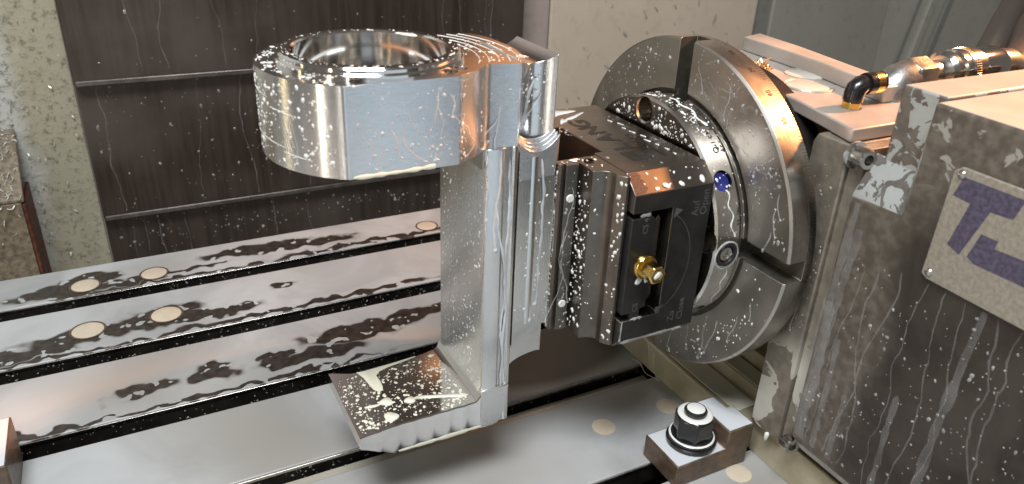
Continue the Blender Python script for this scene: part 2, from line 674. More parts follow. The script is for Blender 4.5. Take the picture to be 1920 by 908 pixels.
def add_drop(bm, P, N, D, r, stretch=1., h=.38, seg=7, rng=random):
    T = N.cross(D).normalized()
    P = P + N * .00003
    ph = rng.random() * 6.3
    wob = [1 + .22 * sin(2 * (2 * pi * k / seg) + ph) + rng.uniform(-.1, .1) for k in range(seg)]
    rim, mid = [], []
    for k in range(seg):
        a = 2 * pi * k / seg
        sy = sin(a) * (stretch if sin(a) < 0 else 1)
        o = (T * cos(a) - D * sy * 1.0) * r * wob[k]
        rim.append(bm.verts.new(P - N * .0001 + o))
        mid.append(bm.verts.new(P + o * .68 + N * r * h * .75))
    top = bm.verts.new(P + N * r * h)
    for k in range(seg):
        q = (k + 1) % seg
        bm.faces.new((rim[k], rim[q], mid[q], mid[k]))
        bm.faces.new((mid[k], mid[q], top))


def add_run(bm, P, N, D, length, wd, rng, wander=.5, surf=None, steps=None, bead=True, h=.3):
    n = steps or max(5, int(length / .0035))
    T = N.cross(D).normalized()
    pts = []
    off = 0.
    vel = 0.
    for i in range(n + 1):
        pts.append(P + D * (length * i / n) + T * off + N * .00004)
        vel = vel * .6 + rng.uniform(-1, 1) * wander * length / n
        off += vel
    prev = None
    for i, p in enumerate(pts):
        ww = wd * (.55 + .6 * rng.random()) * (.5 if i == 0 else 1)
        row = [bm.verts.new(p - T * ww - N * .00006), bm.verts.new(p + N * ww * h), bm.verts.new(p + T * ww - N * .00006)]
        if prev:
            bm.faces.new((prev[0], row[0], row[1], prev[1]))
            bm.faces.new((prev[1], row[1], row[2], prev[2]))
        prev = row
    if bead:
        add_drop(bm, pts[-1], N, D, wd * 1.7, 1.2, .45, 8, rng)


def splash(parent, surf, n, rmin, rmax, seed, mat='milk', stretch=(1, 1.6), runs=0, rw=(.0004, .0008), rl=(.02, .06), clump=.5, name='coolant_drops', keep=None, wander=.35, h=.38):
    rng = random.Random(seed)
    bm = bmesh.new()
    cl = [(rng.random(), rng.random(), rng.uniform(.08, .3)) for _ in range(7)]
    k = 0
    tries = 0
    while k < n and tries < n * 6:
        tries += 1
        if rng.random() < clump:
            c = rng.choice(cl)
            a, b = rng.gauss(c[0], c[2] * .6), rng.gauss(c[1], c[2] * .6)
            if not (0 < a < 1 and 0 < b < 1):
                continue
        else:
            a, b = rng.random(), rng.random()
        P, N, D = surf(a, b)
        if keep and not keep(P):
            continue
        r = rmin * (rmax / rmin) ** (rng.random() ** 2.6)
        add_drop(bm, P, N, D, r, rng.uniform(*stretch), h, 7, rng)
        k += 1
    o = None
    if k:
        o = from_bm(name, bm, M[mat], parent, 60)
        tag(o, kind='stuff')
    else:
        bm.free()
    if runs:
        bm = bmesh.new()
        for _ in range(runs):
            P, N, D = surf(rng.random(), rng.uniform(.35, 1))
            L = min(rng.uniform(*rl), .92 * (P.z - surf(0, 0)[0].z)) if D.z < -.5 else rng.uniform(*rl)
            if L < .004:
                continue
            end = P + D * L
            if keep and not (keep(P) and keep(end)):
                continue
            add_run(bm, P, N, D, L, rng.uniform(*rw), rng, wander)
        if len(bm.faces):
            r_ = from_bm('coolant_runs', bm, M['milk_thin'], parent, 60)
            tag(r_, kind='stuff')
        else:
            bm.free()
    return o


# ================================================================== machine table
X0, X1 = -.75, 1.25
FRONT = [.7175, .6173, .5171, .4169, .3167, .2165]      # near edge of each strip; the slot lies in front of it
SLOT = .0200
table = empty('machine_table', (0, .4, -.05))
tag(table, 'steel machine table with T-slots under a film of milky coolant', 'machine table', kind='structure')
backs = [.778] + [f - SLOT for f in FRONT[:-1]]
for i, (f, b) in enumerate(zip(FRONT, backs)):
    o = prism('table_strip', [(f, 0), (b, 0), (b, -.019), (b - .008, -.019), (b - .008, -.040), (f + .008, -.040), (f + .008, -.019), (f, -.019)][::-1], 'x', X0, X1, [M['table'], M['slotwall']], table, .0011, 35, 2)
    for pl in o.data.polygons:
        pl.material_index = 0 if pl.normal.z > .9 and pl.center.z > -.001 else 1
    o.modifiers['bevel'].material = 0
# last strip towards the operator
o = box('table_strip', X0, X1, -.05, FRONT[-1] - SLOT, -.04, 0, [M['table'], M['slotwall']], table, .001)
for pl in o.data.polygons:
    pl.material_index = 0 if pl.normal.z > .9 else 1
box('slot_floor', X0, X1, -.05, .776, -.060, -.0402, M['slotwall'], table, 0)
# bright worn line along the slot edges
for f in FRONT[:5]:
    box('slot_lip', X0, X1, f - .0009, f + .0002, -.0036, -.0012, M['steel'], table, .0002, 1)
# coolant standing in the nearer slot
o = prism('coolant_pool', [(-.4, .3972), (.352, .3972), (.352, .4116), (-.4, .4116)], 'z', -.0105, -.0085, mk_milk('standing_coolant', 1, (.40, .38, .32)), table, 0)
for k, (px, py, r) in enumerate([(-.0594, .7371, .0118), (.0005, .7374, .0115), (-.0586, .6529, .0125), (.0038, .6537, .0125), (.2849, .7362, .011),
                                 (.2785, .3616, .0088), (.3377, .3613, .0088), (.3376, .2812, .0088)]):
    if k < 5:
        lathe('cap_seam', [(r * .98, .0001), (r * 1.10, .00012), (r * 1.16, .0001)], (px, py, .0003), (0, 0, 1), M['clamp'], table, 40)
    lathe('hole_cap', [(0, .0007), (r * .8, .0006), (r, .0002), (r, -.001)], (px, py, .0002), (0, 0, 1), M['plug'], table, 40)
rngs = random.Random(5)
for i, f in enumerate(FRONT[:4]):
    splash(table, flat((-.2, f - .0001, -.016), (.6, 0, 0), (0, 0, .014), (0, -1, 0)), 260, .0003, .0011, 40 + i, 'milk_thin', name='slot_spatter', clump=.2)

# ================================================================== background sheet metal
way = empty('way_cover', (.24, 1.0, -.25))
tag(way, 'dark brown telescopic way cover behind the table, splashed with coolant', 'way cover')
XA, XB = -.043, .529
for z0, z1, y in ((.1285, 1.1, .978), (-.0440, .1500, .992), (-.40, -.020, 1.006)):
    p = box('cover_plate', XA, XB, y, y + .006, z0, z1, M['way'], way, .001)
    if z0 > -.3:
        box('plate_lip', XA + .002, XB - .002, y - .0035, y - .0001, z0 - .0015, z0 + .005, M['way_lip'], way, .0012)
for (za, zb, y, sd, n) in ((.14, .34, .978, 1, 170), (-.036, .128, .992, 2, 330), (-.13, -.047, 1.006, 3, 240)):
    sf = flat((XA + .01, y - .0001, za), (XB - XA - .02, 0, 0), (0, 0, zb - za), (0, -1, 0))
    splash(way, sf, n, .0005, .0021, sd, 'milk_thin', (1, 1.8), 0, clump=.55)
    rng = random.Random(sd + 90)
    bm = bmesh.new()
    for _ in range(8):
        P, N, D = sf(rng.random(), 1)
        add_run(bm, P, N, D, zb - za, rng.uniform(.0003, .0008), rng, .2, steps=34, bead=False, h=.15)
    tag(from_bm('coolant_runs', bm, M['milk_faint'], way, 60), kind='stuff')

wall = empty('wall_back', (.9, 1.05, -.3))
tag(wall, 'beige painted enclosure wall behind the rotary table', 'wall', kind='structure')
box('wall_panel', .532, .60, 1.030, 1.036, -.4, 1.2, M['wall_pink'], wall, .001)
box('wall_panel', .600, 1.015, 1.024, 1.030, -.4, 1.2, M['wall'], wall, .004)
box('wall_seam', 1.0152, 1.055, 1.032, 1.038, -.4, 1.2, M['wall_seam'], wall, .001)
prism('wall_panel', [(1.0552, 1.026), (1.40, 1.060), (1.40, 1.070), (1.0552, 1.036)], 'z', -.4, 1.2, M['wall_grey'], wall, .002)
# slanting folds of the side panel
for xb, xt, yv, wd, mt in ((1.395, 1.53, 1.056, .014, 'wall_seam'), (1.43, 1.565, 1.050, .020, 'wall_grey'), (1.47, 1.62, 1.046, .018, 'wall_seam')):
    prism('wall_fold', [(xb - .02, -.4), (xb + wd - .02, -.4), (xt + wd + .06, .7), (xt + .06, .7)], 'y', yv, yv + .012, M[mt], wall, .002)
prism('wall_panel', [(1.38, 1.066), (2.4, 1.00), (2.4, 1.02), (1.38, 1.08)], 'z', -.4, 1.0, M['wall_grey'], wall, .001)

bm_wall = bmesh.new()
lw = empty('wall_left', (-.2, 1.0, -.3))
tag(lw, 'greenish splash guard sheet caked with metal chips beside the way cover', 'wall', kind='structure')
box('guard_sheet', -.9, XA - .0015, 1.004, 1.010, -.45, 1.1, M['guard'], lw, .001)
# ================================================================== chips on the guard
rng = random.Random(11)
bm = bmesh.new()


def curl(bm, P, d, n, L, wdt, bend, rng):
    d = V3(d).normalized()
    n = V3(n)
    s = n.cross(d).normalized()
    prev = None
    p = V3(P)
    st = 5
    for i in range(st + 1):
        ang = bend * (i / st - .5)
        dd = (d * cos(ang) + s * sin(ang)).normalized()
        side = n.cross(dd)
        lift = n * (.0006 + .0022 * sin(pi * i / st) * rng.uniform(.6, 1.2))
        row = [bm.verts.new(p + lift - side * wdt), bm.verts.new(p + lift + side * wdt + n * wdt * .8)]
        if prev:
            bm.faces.new((prev[0], prev[1], row[1], row[0]))
        prev = row
        p = p + dd * (L / st)


for _ in range(2600):
    x = -.30 + .25 * rng.random() ** .8
    z = rng.uniform(-.10, .245)
    dens = .06 + .94 * max(0, 1 - abs((x + .165) - (.03 * (z - .1))) / .075)
    if rng.random() > dens:
        continue
    y = 1.003
    a = rng.gauss(1.1, .8)
    curl(bm, (x, y, z), (cos(a), 0, sin(a)), (0, -1, 0), rng.uniform(.003, .010) * (1 if rng.random() < .9 else 2), rng.uniform(.0003, .0007), rng.uniform(-1.6, 1.6), rng)
ch = from_bm('metal_chips', bm, M['chip'], None, 50)
for _ in range(70):
    a = rng.gauss(-1.0, .5)
    curl(bm_wall, (rng.uniform(.60, 1.0), 1.0225, rng.uniform(-.05, .25)), (cos(a), 0, sin(a)), (0, -1, 0), rng.uniform(.002, .012) * (2 if rng.random() < .1 else 1), rng.uniform(.0003, .0008), rng.uniform(-1, 1), rng)
tag(from_bm('stuck_chips', bm_wall, M['wall_dirt'], wall, 50), kind='stuff')
tag(ch, 'bright curled metal chips sticking to the greenish splash guard', 'chips', kind='stuff')

gb = empty('guard_box', (-.2, .95, -.2))
tag(gb, 'grimy brown box guard with a rusty side at the table end', 'guard box')
box('front_sheet', -.55, -.1165, .930, .934, -.40, .016, M['guard_box'], gb, .001)
box('side_sheet', -.1160, -.1125, .9305, 1.003, -.40, .014, M['rust'], gb, .001)
prism('top_sheet', [(.930, .0165), (1.003, .075), (1.003, .079), (.930, .0205)], 'x', -.55, -.1130, M['guard_box'], gb, .001)
bm = bmesh.new()
for _ in range(260):
    t = rng.random()
    x = rng.uniform(-.20, -.116)
    a = rng.uniform(-3, 3)
    curl(bm, (x, .930 + .073 * t, .0205 + .0585 * t), (cos(a), sin(a) * .78, sin(a) * .6), (0, -.62, .78), rng.uniform(.003, .009), rng.uniform(.0003, .0006), rng.uniform(-2.2, 2.2), rng)
for _ in range(25):
    a = rng.uniform(-3, 3)
    curl(bm, (rng.uniform(-.2, -.12), .930, .015 - .05 * rng.random() ** 2), (cos(a), 0, sin(a)), (0, -1, 0), rng.uniform(.003, .010), .0005, rng.uniform(-2, 2), rng)
tag(from_bm('metal_chips', bm, M['chip'], gb, 50), kind='stuff')

# ================================================================== workpiece
wp = empty('workpiece', (.15, .382, .0465))
tag(wp, 'shiny milled aluminium bracket with a ring head, held in the vise', 'workpiece')
RC = (.120, .387)
RR = .0585
# ring head with its neck, plan outline
a_l = math.degrees(atan2(.336 - RC[1], -sqrt(RR ** 2 - .051 ** 2)))       # left end of the flat on the ring
head = [(RC[0] - sqrt(RR ** 2 - .051 ** 2), .336)]
head += [(.148, .336), (.1496, .3380), (.1525, .3396), (.156, .3411), (.160, .3434), (.164, .3465), (.1672, .3497), (.1695, .3517), (.1718, .3527), (.1735, .3529)]
head += [(.1885, .3500), (.1898, .3508), (.1945, .3580), (.1988, .3683), (.2012, .380), (.2018, .3923), (.2005, .4106), (.1985, .419), (.1945, .4258), (.189, .4290), (.181, .4303)]
a1 = math.degrees(atan2(.4297 - RC[1], .04))
head += arc(RC[0], RC[1], RR, a1, 360 + a_l, 84)[:-1]
hd = prism('ring_head', head, 'z', .2358, .2812, M['alu'], wp, .0004, 22)
cut(hd, lathe_bm([(0, -.06), (.0484, -.06), (.0484, .02), (0, .02)], (RC[0], RC[1], .2812), (0, 0, 1), 96))
for hx, hy, hr in ((.0985, .3425, .0032), (.148, .3460, .0034), (.1555, .3505, .0034), (.0665, .372, .0026)):
    cut(hd, lathe_bm([(0, -.012), (hr, -.012), (hr, .01), (0, .01)], (hx, hy, .2812), (0, 0, 1), 24))
hd.data.materials.clear()
for q in ('alu', 'alu_flat', 'alu_top'):
    hd.data.materials.append(M[q])
for pl in hd.data.polygons:
    c, n = pl.center, pl.normal
    pl.material_index = 2 if n.z > .9 else (1 if n.y < -.97 and c.x > .09 else 0)
lip = [(.0484, .2790), (.0484, .2832), (.0479, .2837), (.0471, .2837), (.0467, .2841), (.0467, .2856), (.0458, .2866), (.0408, .2866), (.0398, .2857), (.0398, .2615), (.0392, .2610), (.0372, .2610), (.0367, .2605), (.0367, .2362), (.0484, .2362), (.0484, .2790)]
lathe('bored_rim', lip, (RC[0], RC[1], 0), (0, 0, 1), M['alu_smooth'], wp, 128, 0, 28)
# arm
prism('arm', [(.1701, .4155), (.1701, .3535), (.1711, .3508), (.1738, .3496), (.1806, .3496), (.1814, .3504), (.1866, .3504), (.1873, .3497), (.1895, .3499), (.1900, .3505), (.1900, .4150)], 'z', .0475, .2357, M['alu_v'], wp, .0003)
prism('arm_heel', [(.1703, .0466), (.1785, .0466), (.1828, .0476), (.1866, .0560), (.1884, .0660), (.1897, .0760), (.1703, .0760)], 'y', .3490, .4160, M['alu_v'], wp, .0005)
prism('shoulder_radius', [(.1690, .2359), (.1690, .2235), (.1700, .2275), (.1715, .2310), (.174, .2338), (.178, .2359)][::-1], 'y', .352, .412, M['alu'], wp, 0)
# foot, lofted along x, with milling scallops on its near side
bm = bmesh.new()
rows = []
xs = []
nsc = 7
for k in range(nsc):
    for q in range(5):
        xs.append((.0915 + (.1702 - .0915) * (k + q / 5) / nsc, q / 5))
xs.append((.1702, 0))
far_pts = [(.0925, .4193), (.104, .4122), (.112, .4103), (.135, .4112), (.1545, .4127), (.164, .415), (.1702, .4185)]


def lerp_tab(tab, x):
    for (a, b), (c, d) in zip(tab, tab[1:]):
        if x <= c:
            return b + (d - b) * max(0, (x - a) / (c - a))
    return tab[-1][1]


for x, q in xs:
    yn = .3496 + .00045 * 4 * q * (1 - q)
    yf = lerp_tab(far_pts, x)
    zt = .068 - max(0, .114 - x) * .085
    if x > .1660:
        zt += .004 - sqrt(max(0, .004 ** 2 - (x - .1660) ** 2))
    zb = .0466 + max(0, .1132 - x) * .50
    rows.append([bm.verts.new((x, yn + .0007, zt)), bm.verts.new((x, yn, zt - .0007)), bm.verts.new((x, yn, zb)), bm.verts.new((x, yf, zb)), bm.verts.new((x, yf, zt))])
for A, B in zip(rows, rows[1:]):
    for k in range(5):
        bm.faces.new((A[k], A[(k + 1) % 5], B[(k + 1) % 5], B[k]))
bm.faces.new(rows[0])
bm.faces.new(rows[-1][::-1])
from_bm('foot', bm, M['alu_smooth'], wp, 20)
# clamped stock: stepped pocket walls left by the round cutter
def Udip(x0, z0, x1, z1, dip, n=14):
    out = []
    for k in range(n + 1):
        t = k / n
        out.append((x0 + (x1 - x0) * t, z0 + (z1 - z0) * t - dip * 4 * t * (1 - t)))
    return out


def arch(x0, z0, x1, z1, n=10):
    """quarter-circle like arch that starts steep and ends level"""
    return [(x0 + (x1 - x0) * (1 - cos(radians(90 * k / n))), z0 + (z1 - z0) * sin(radians(90 * k / n))) for k in range(n + 1)]


flute = [(.1915 + .022 * k / 16, .3552 + .0062 * sin(pi * k / 16) - .0006 * k / 16) for k in range(17)]
su = prism('stock_upper', [(.1902, .4035), (.1902, .3552)] + flute + [(.2142, .3546), (.2142, .4035)], 'z', .226, .2850, M['alu'], wp, .0003, 50)
cut(su, prism_bm(Udip(.185, .2870, .2190, .2880, .0098, 24) + [(.2190, .30), (.185, .30)], 'y', .34, .42))
for y0, dz, xr in ((.3502, 0, .2158), (.3522, .0016, .2154), (.3542, .0032, .2150), (.3562, .0046, .2146)):
    top = Udip(.1904, .2372 + dz, xr, .2392 + dz * .6, .0072 - dz * .25)
    prism('stock_step', [(.2140, .2150), (.1904, .2150)] + top, 'y', y0, y0 + .0019, M['alu_flat'], wp, .00015, 40)
ar = arch(.1904, .1020, .2120, .1155)
prism('stock_middle', ar + [(.2150, .1155), (.2150, .2149), (.1904, .2149)], 'y', .3502, .4136, M['alu_v'], wp, .0003, 40)
prism('stock_core', [(.1904, .110), (.2138, .118), (.2138, .226), (.1904, .226)], 'y', .3584, .4130, M['alu'], wp, 0)
ar2 = arch(.1904, .0835, .2122, .0925)
prism('stock_lower', ar2 + [(.2140, .0918), (.2140, .120), (.1904, .120)], 'y', .3545, .4110, M['alu_v'], wp, .0003, 40)
# a shallow flute and the seam line down the stock
box('stock_seam', .1900, .1906, .3499, .3525, .105, .232, M['dark'], wp, 0)
prism('stock_flute', [(.1985, .3503), (.2002, .3497), (.2020, .3500), (.2036, .3503)], 'z', .118, .228, M['alu'], wp, 0, 60)

# coolant on the workpiece
def on_arm(P): return .352 < P.y < .4145
splash(wp, flat((.1700, .353, .078), (0, .060, 0), (0, 0, .155), (-1, 0, 0)), 330, .00025, .0011, 21, 'milk', (1, 1.9), 5, (.0003, .0005), (.03, .09))
splash(wp, flat((.094, .352, .0679), (.070, 0, 0), (0, .058, 0), (0, 0, 1)), 620, .00035, .0015, 22, 'milk_cream', (1, 1.3), clump=.3, keep=lambda P: P.x > .1145 or False, h=.25)
splash(wp, flat((.0935, .352, .0665), (.020, 0, .0017), (0, .056, 0), (-.085, 0, 1)), 240, .0003, .0013, 23, 'milk_cream', (1, 1.3), clump=.3, h=.25)
splash(wp, flat((.0924, .352, .058), (0, .064, 0), (0, 0, .008), (-1, 0, 0)), 70, .0004, .0014, 24, 'milk', (1, 1.6))
bm = bmesh.new()
for zz, aa, ab in ((.2705, 172, 192), (.2650, 196, 214), (.2585, 150, 170), (.2480, 168, 206), (.2445, 205, 222)):
    prev = None
    for q in range(21):
        t = radians(aa + (ab - aa) * q / 20)
        n_ = V3((cos(t), sin(t), 0))
        p_ = V3((RC[0], RC[1], zz - .0012 * q / 20)) + n_ * RR
        ww = .00030 * (.25 + sin(pi * q / 20))
        row = [bm.verts.new(p_ + V3((0, 0, ww)) - n_ * .0001), bm.verts.new(p_ + n_ * .00015), bm.verts.new(p_ - V3((0, 0, ww)) - n_ * .0001)]
        if prev:
            bm.faces.new((prev[0], row[0], row[1], prev[1]))
            bm.faces.new((prev[1], row[1], row[2], prev[2]))
        prev = row
tag(from_bm('coolant_lines', bm, M['milk'], wp, 60), kind='stuff')
splash(wp, cylsurf(RC, RR, 150, 240, .238, .279), 330, .0003, .0013, 25, 'milk', (1, 1.8), 9, (.0003, .0006), (.012, .035))
splash(wp, flat((.093, .3359, .238), (.053, 0, 0), (0, 0, .040), (0, -1, 0)), 95, .0003, .0014, 26, 'milk_thin', (1, 2), 9, (.0003, .0006), (.008, .03), wander=.9)
splash(wp, flat((.1735, .3527, .238), (.0145, -.0027, 0), (0, 0, .041), (0, -1, 0)), 30, .0003, .0009, 27, 'milk_thin', (1, 2), 2, (.0004, .0007), (.02, .035), wander=.8)
splash(wp, flat((.150, .3377, .238), (.017, .0117, 0), (0, 0, .041), (.55, -.83, 0)), 90, .0003, .0011, 28, 'milk', (1, 2))


def ring_top(r0, r1, a0, a1, z):
    def f(a, b):
        t = radians(a0 + (a1 - a0) * a)
        r = r0 + (r1 - r0) * b
        return V3((RC[0] + r * cos(t), RC[1] + r * sin(t), z)), V3((0, 0, 1)), V3((-sin(t), cos(t), 0))
    return f


splash(wp, ring_top(.050, .0575, 100, 245, .2812), 95, .0004, .0016, 29, 'milk', (1, 1.4), h=.25)
splash(wp, ring_top(.0412, .0455, 0, 360, .2866), 120, .0003, .0010, 30, 'milk', (1, 1.4), h=.25)
splash(wp, flat((.152, .355, .2812), (.048, 0, 0), (0, .070, 0), (0, 0, 1)), 80, .0004, .0013, 31, 'milk', (1, 1.5), h=.25, keep=lambda P: hypot(P.x - RC[0], P.y - RC[1]) > .050 and P.y < .428 - max(0, P.x - .188) * 3.2)
# concentric ridges of coolant left on the neck by the cutter path
bm = bmesh.new()
for k, r in enumerate((.0565, .0615, .067, .0725, .0780)):
    pts = []
    for q in range(25):
        t = radians(-33 + (70 + 4 * k - 5) * q / 24)
        p = V3((RC[0] + r * cos(t), RC[1] + r * sin(t), .2812))
        if p.y > .3545 and p.y < .4285 and p.x < .2005 and p.x - .1985 < (.395 - abs(p.y - .39)) * .2:
            pts.append(p)
    prev = None
    for i, p in enumerate(pts):
        d = V3((p.x - RC[0], p.y - RC[1], 0)).normalized()
        ww = .00024 * (.4 + 1.2 * random.Random(k * 50 + i).random())
        row = [bm.verts.new(p - d * ww), bm.verts.new(p + V3((0, 0, .00025))), bm.verts.new(p + d * ww)]
        if prev:
            bm.faces.new((prev[0], row[0], row[1], prev[1]))
            bm.faces.new((prev[1], row[1], row[2], prev[2]))
        prev = row
tag(from_bm('coolant_ridges', bm, M['milk'], wp, 60), kind='stuff')
# larger pools: on the foot, in the bore, on the rims
rng = random.Random(77)
bm = bmesh.new()


def pool(bm, pts, n, h, z_of=None):
    """rounded puddle from an outline"""
    n = V3(n).normalized()
    c = sum((V3(p) for p in pts), V3()) / len(pts)
    rim = [bm.verts.new(V3(p)) for p in pts]
    mid = [bm.verts.new(c + (V3(p) - c) * .82 + n * h) for p in pts]
    k = len(pts)
    for i in range(k):
        j = (i + 1) % k
        bm.faces.new((rim[i], rim[j], mid[j], mid[i]))
    bm.faces.new(mid)


def blob(cx, cy, rx, ry, z, rot=0, n=18, rng=rng, wob=.12):
    out = []
    ph = rng.random() * 6
    for k in range(n):
        a = 2 * pi * k / n
        r = 1 + wob * sin(3 * a + ph) + wob * .6 * sin(2 * a + 2 * ph)
        x, y = rx * r * cos(a), ry * r * sin(a)
        out.append((cx + x * cos(rot) - y * sin(rot), cy + x * sin(rot) + y * cos(rot), z))
    return out


pool(bm, [(.150, .4128, .068), (.132, .4114, .068), (.112, .4105, .068), (.108, .4115, .0676), (.1105, .404, .0678), (.1115, .396, .0679), (.1125, .389, .068), (.1150, .3845, .0681), (.1180, .386, .0681), (.1185, .394, .0681), (.1178, .401, .0681), (.1215, .4055, .0681), (.131, .4085, .0681), (.150, .4115, .0681)], (0, 0, 1), .0006)
pool(bm, blob(.1160, .3735, .0042, .0038, .0681), (0, 0, 1), .0009)
pool(bm, blob(.1140, .3585, .0046, .0042, .0681), (0, 0, 1), .0010)
pool(bm, blob(.1075, .3735, .0060, .0012, .0675, -.1), (0, 0, 1), .0004)
pool(bm, blob(.1300, .3690, .0036, .0030, .0681), (0, 0, 1), .0009)
pool(bm, [(.130, .3700, .0681), (.140, .3668, .0681), (.152, .3622, .0681), (.163, .3580, .0681), (.1665, .3590, .0683), (.160, .3625, .0681), (.148, .3668, .0681), (.136, .3712, .0681)], (0, 0, 1), .0004)
pool(bm, blob(.160, .4085, .0022, .0014, .0681), (0, 0, 1), .0006)
tag(from_bm('coolant_pools', bm, M['milk_cream'], wp, 70), kind='stuff')
bm = bmesh.new()
# cream rim of liquid hanging under the foot and below the ring flat
add_run(bm, V3((.1150, .3497, .0478)), V3((0, -1, 0)), V3((1, 0, 0)), .062, .0016, rng, .02, bead=False)
add_run(bm, V3((.0930, .3358, .2366)), V3((0, -1, 0)), V3((1, 0, 0)), .042, .0013, rng, .03, bead=False)
tag(from_bm('coolant_rims', bm, M['milk_cream'], wp, 60), kind='stuff')
bm = bmesh.new()
# milk lying on the ledge inside the bore
lathe_bm([(.0373, .2611), (.0385, .2618), (.0397, .2622)], (RC[0], RC[1], 0), (0, 0, 1), 64, bm)
pool(bm, blob(.148, .4085, .0068, .0028, .2868, -.9), (0, 0, 1), .0006)
tag(from_bm('coolant_pools', bm, M['milk'], wp, 60), kind='stuff')
# long runs down the arm corner and the stock
bm = bmesh.new()
S = V3((0, -1, 0))
G = V3((0, 0, -1))
add_run(bm, V3((.1795, .3496, .262)) + V3((0, .0024, 0)), S, G, .032, .0009, rng, .22, bead=False)
add_run(bm, V3((.1790, .3496, .234)), S, G, .060, .0009, rng, .16)
add_run(bm, V3((.1765, .3496, .205)), S, G, .135, .0008, rng, .13)
add_run(bm, V3((.1850, .3504, .228)), S, G, .160, .0009, rng, .10)
add_run(bm, V3((.1720, .3503, .222)), S, G, .028, .0008, rng, .12)
add_run(bm, V3((.2050, .3502, .226)), S, G, .095, .0010, rng, .16)
add_run(bm, V3((.2015, .3502, .165)), S, G, .045, .0010, rng, .10)
add_run(bm, V3((.2020, .3585, .270)), S, G, .026, .0010, rng, .35, bead=False)
add_run(bm, V3((.2070, .3585, .262)), S, G, .016, .0006, rng, .5)
tag(from_bm('coolant_runs', bm, mk_milk('bluish_run', .75, (.66, .69, .72)), wp, 60), kind='stuff')
splash(wp, flat((.1905, .3501, .12), (.0235, 0, 0), (0, 0, .105), (0, -1, 0)), 60, .00025, .0009, 33, 'milk', (1, 2))
splash(wp, flat((.1905, .3584, .243), (.0235, 0, 0), (0, 0, .035), (0, -1, 0)), 45, .00025, .0009, 34, 'milk', (1, 2), 3, (.0003, .0005), (.008, .02), wander=.8)

# ================================================================== vise
CY, CZ = .3818, .1657
vise = empty('vise', (.2995, CY, CZ))
tag(vise, 'dark burnished steel self-centring vise clamping the aluminium workpiece', 'vise')
sec = [(.3117, .2122), (.3225, .2223), (.4411, .2223), (.4519, .2122), (.4519, .1193), (.4411, .1092), (.3180, .1092), (.3117, .1160)]
vb = prism('vise_body', sec, 'x', .2436, .2995, [M['vise'], M['vise_black']], vise, .0005)
cut(vb, box_bm(.236, .2715, .300, .3330, .1300, .2010))
cut(vb, box_bm(.236, .3005, .3545, .4092, .105, .23) if False else box_bm(.2400, .2500, .357, .4066, .10, .23))
for pl in vb.data.polygons:
    pl.material_index = 1 if (pl.normal.y < -.5 and pl.center.y < .34 and pl.normal.z < .5) else 0
vb.modifiers['bevel'].width = .0005
# spindle carrier that sits in the pocket, with key tabs above and below
tabs = [(.2440, .1345), (.2500, .1345), (.2500, .1305), (.2570, .1305), (.2570, .1360), (.2612, .1372), (.2612, .1950), (.2570, .1985), (.2570, .2028), (.2535, .2028), (.2500, .1975), (.2440, .1975)]
prism('spindle_carrier', tabs, 'y', .3124, .345, M['vise_black'], vise, .0004)
prism('carrier_guide', [(.2672, .1375), (.2690, .1400), (.2690, .1925), (.2672, .1945), (.2655, .1925), (.2655, .1400)], 'y', .3185, .333, M['vise'], vise, .0004)
# brass hexagon spindle end
sc = empty('spindle_screw', (.2560, .3124, .1660))
sc.parent = vise
sc.matrix_parent_inverse = Matrix.Translation(vise.location).inverted()
sx = (.2560, .3124, .1660)
o1 = lathe_bm([(0, 0), (.0079, 0), (.0079, .0022), (.0072, .0032), (0, .0034)], sx, (0, -1, 0), 40)
bm = lathe_bm([(0, .003), (.0060, .003), (.0060, .0125), (.0054, .0136), (.0031, .0136), (.0027, .0128), (.0027, .008), (0, .008)], sx, (0, -1, 0), 6)


def link2(name, bm, mat, par, bevel=0, smooth=35):
    o = from_bm(name, bm, mat, None, smooth, bevel)
    o.parent = par
    o.matrix_parent_inverse = Matrix.Translation(par.location if par.parent is None else V3(sx)).inverted()
    return o


link2('flange', o1, M['brass'], sc)
link2('hex_head', bm, M['brass'], sc, .0004, 25)
bmm = bmesh.new()
add_drop(bmm, V3((.2560, .2991, .1660)), V3((0, -1, 0)), V3((0, 0, -1)), .0024, 1, .3, 12)
add_drop(bmm, V3((.2535, .3123, .1565)), V3((0, -1, 0)), V3((.6, 0, -.3)).normalized(), .0026, 1, .35, 10)
add_drop(bmm, V3((.2588, .3123, .1560)), V3((0, -1, 0)), V3((1, 0, 0)), .0018, 1.6, .35, 10)
tag(link2('coolant_drops', bmm, M['milk'], sc), kind='stuff')
# rotation arrows and lettering on the black side
FX, FZ = V3((0, 0, 1)), V3((-1, 0, 0))
YF = .3117
nn = V3((0, -1, 0))
text('lettering', 'Auf', .0072, (.2905, YF, .1925), (0, 0, 1), (-1, 0, 0), M['mark_pale'], vise)
text('lettering', 'Open', .0072, (.2965, YF, .1925), (0, 0, 1), (-1, 0, 0), M['mark_pale'], vise)
text('lettering', 'Zu', .0066, (.2835, YF, .1215), (0, 0, 1), (-1, 0, 0), M['mark_pale'], vise)
text('lettering', 'Close', .0066, (.2905, YF, .1215), (0, 0, 1), (-1, 0, 0), M['mark_pale'], vise)
text('lettering', 'CS 4', .0052, (.2555, .3124, .1870), (0, 0, 1), (-1, 0, 0), M['mark_pale'], vise)
text('lettering', 'CS', .0052, (.2550, .3124, .1350), (0, 0, 1), (-1, 0, 0), M['mark_pale'], vise)
bm = bmesh.new()
ac = [(.2645 + .0245 * cos(radians(t)), .1650 + .0335 * sin(radians(t))) for t in range(-68, 69, 4)]
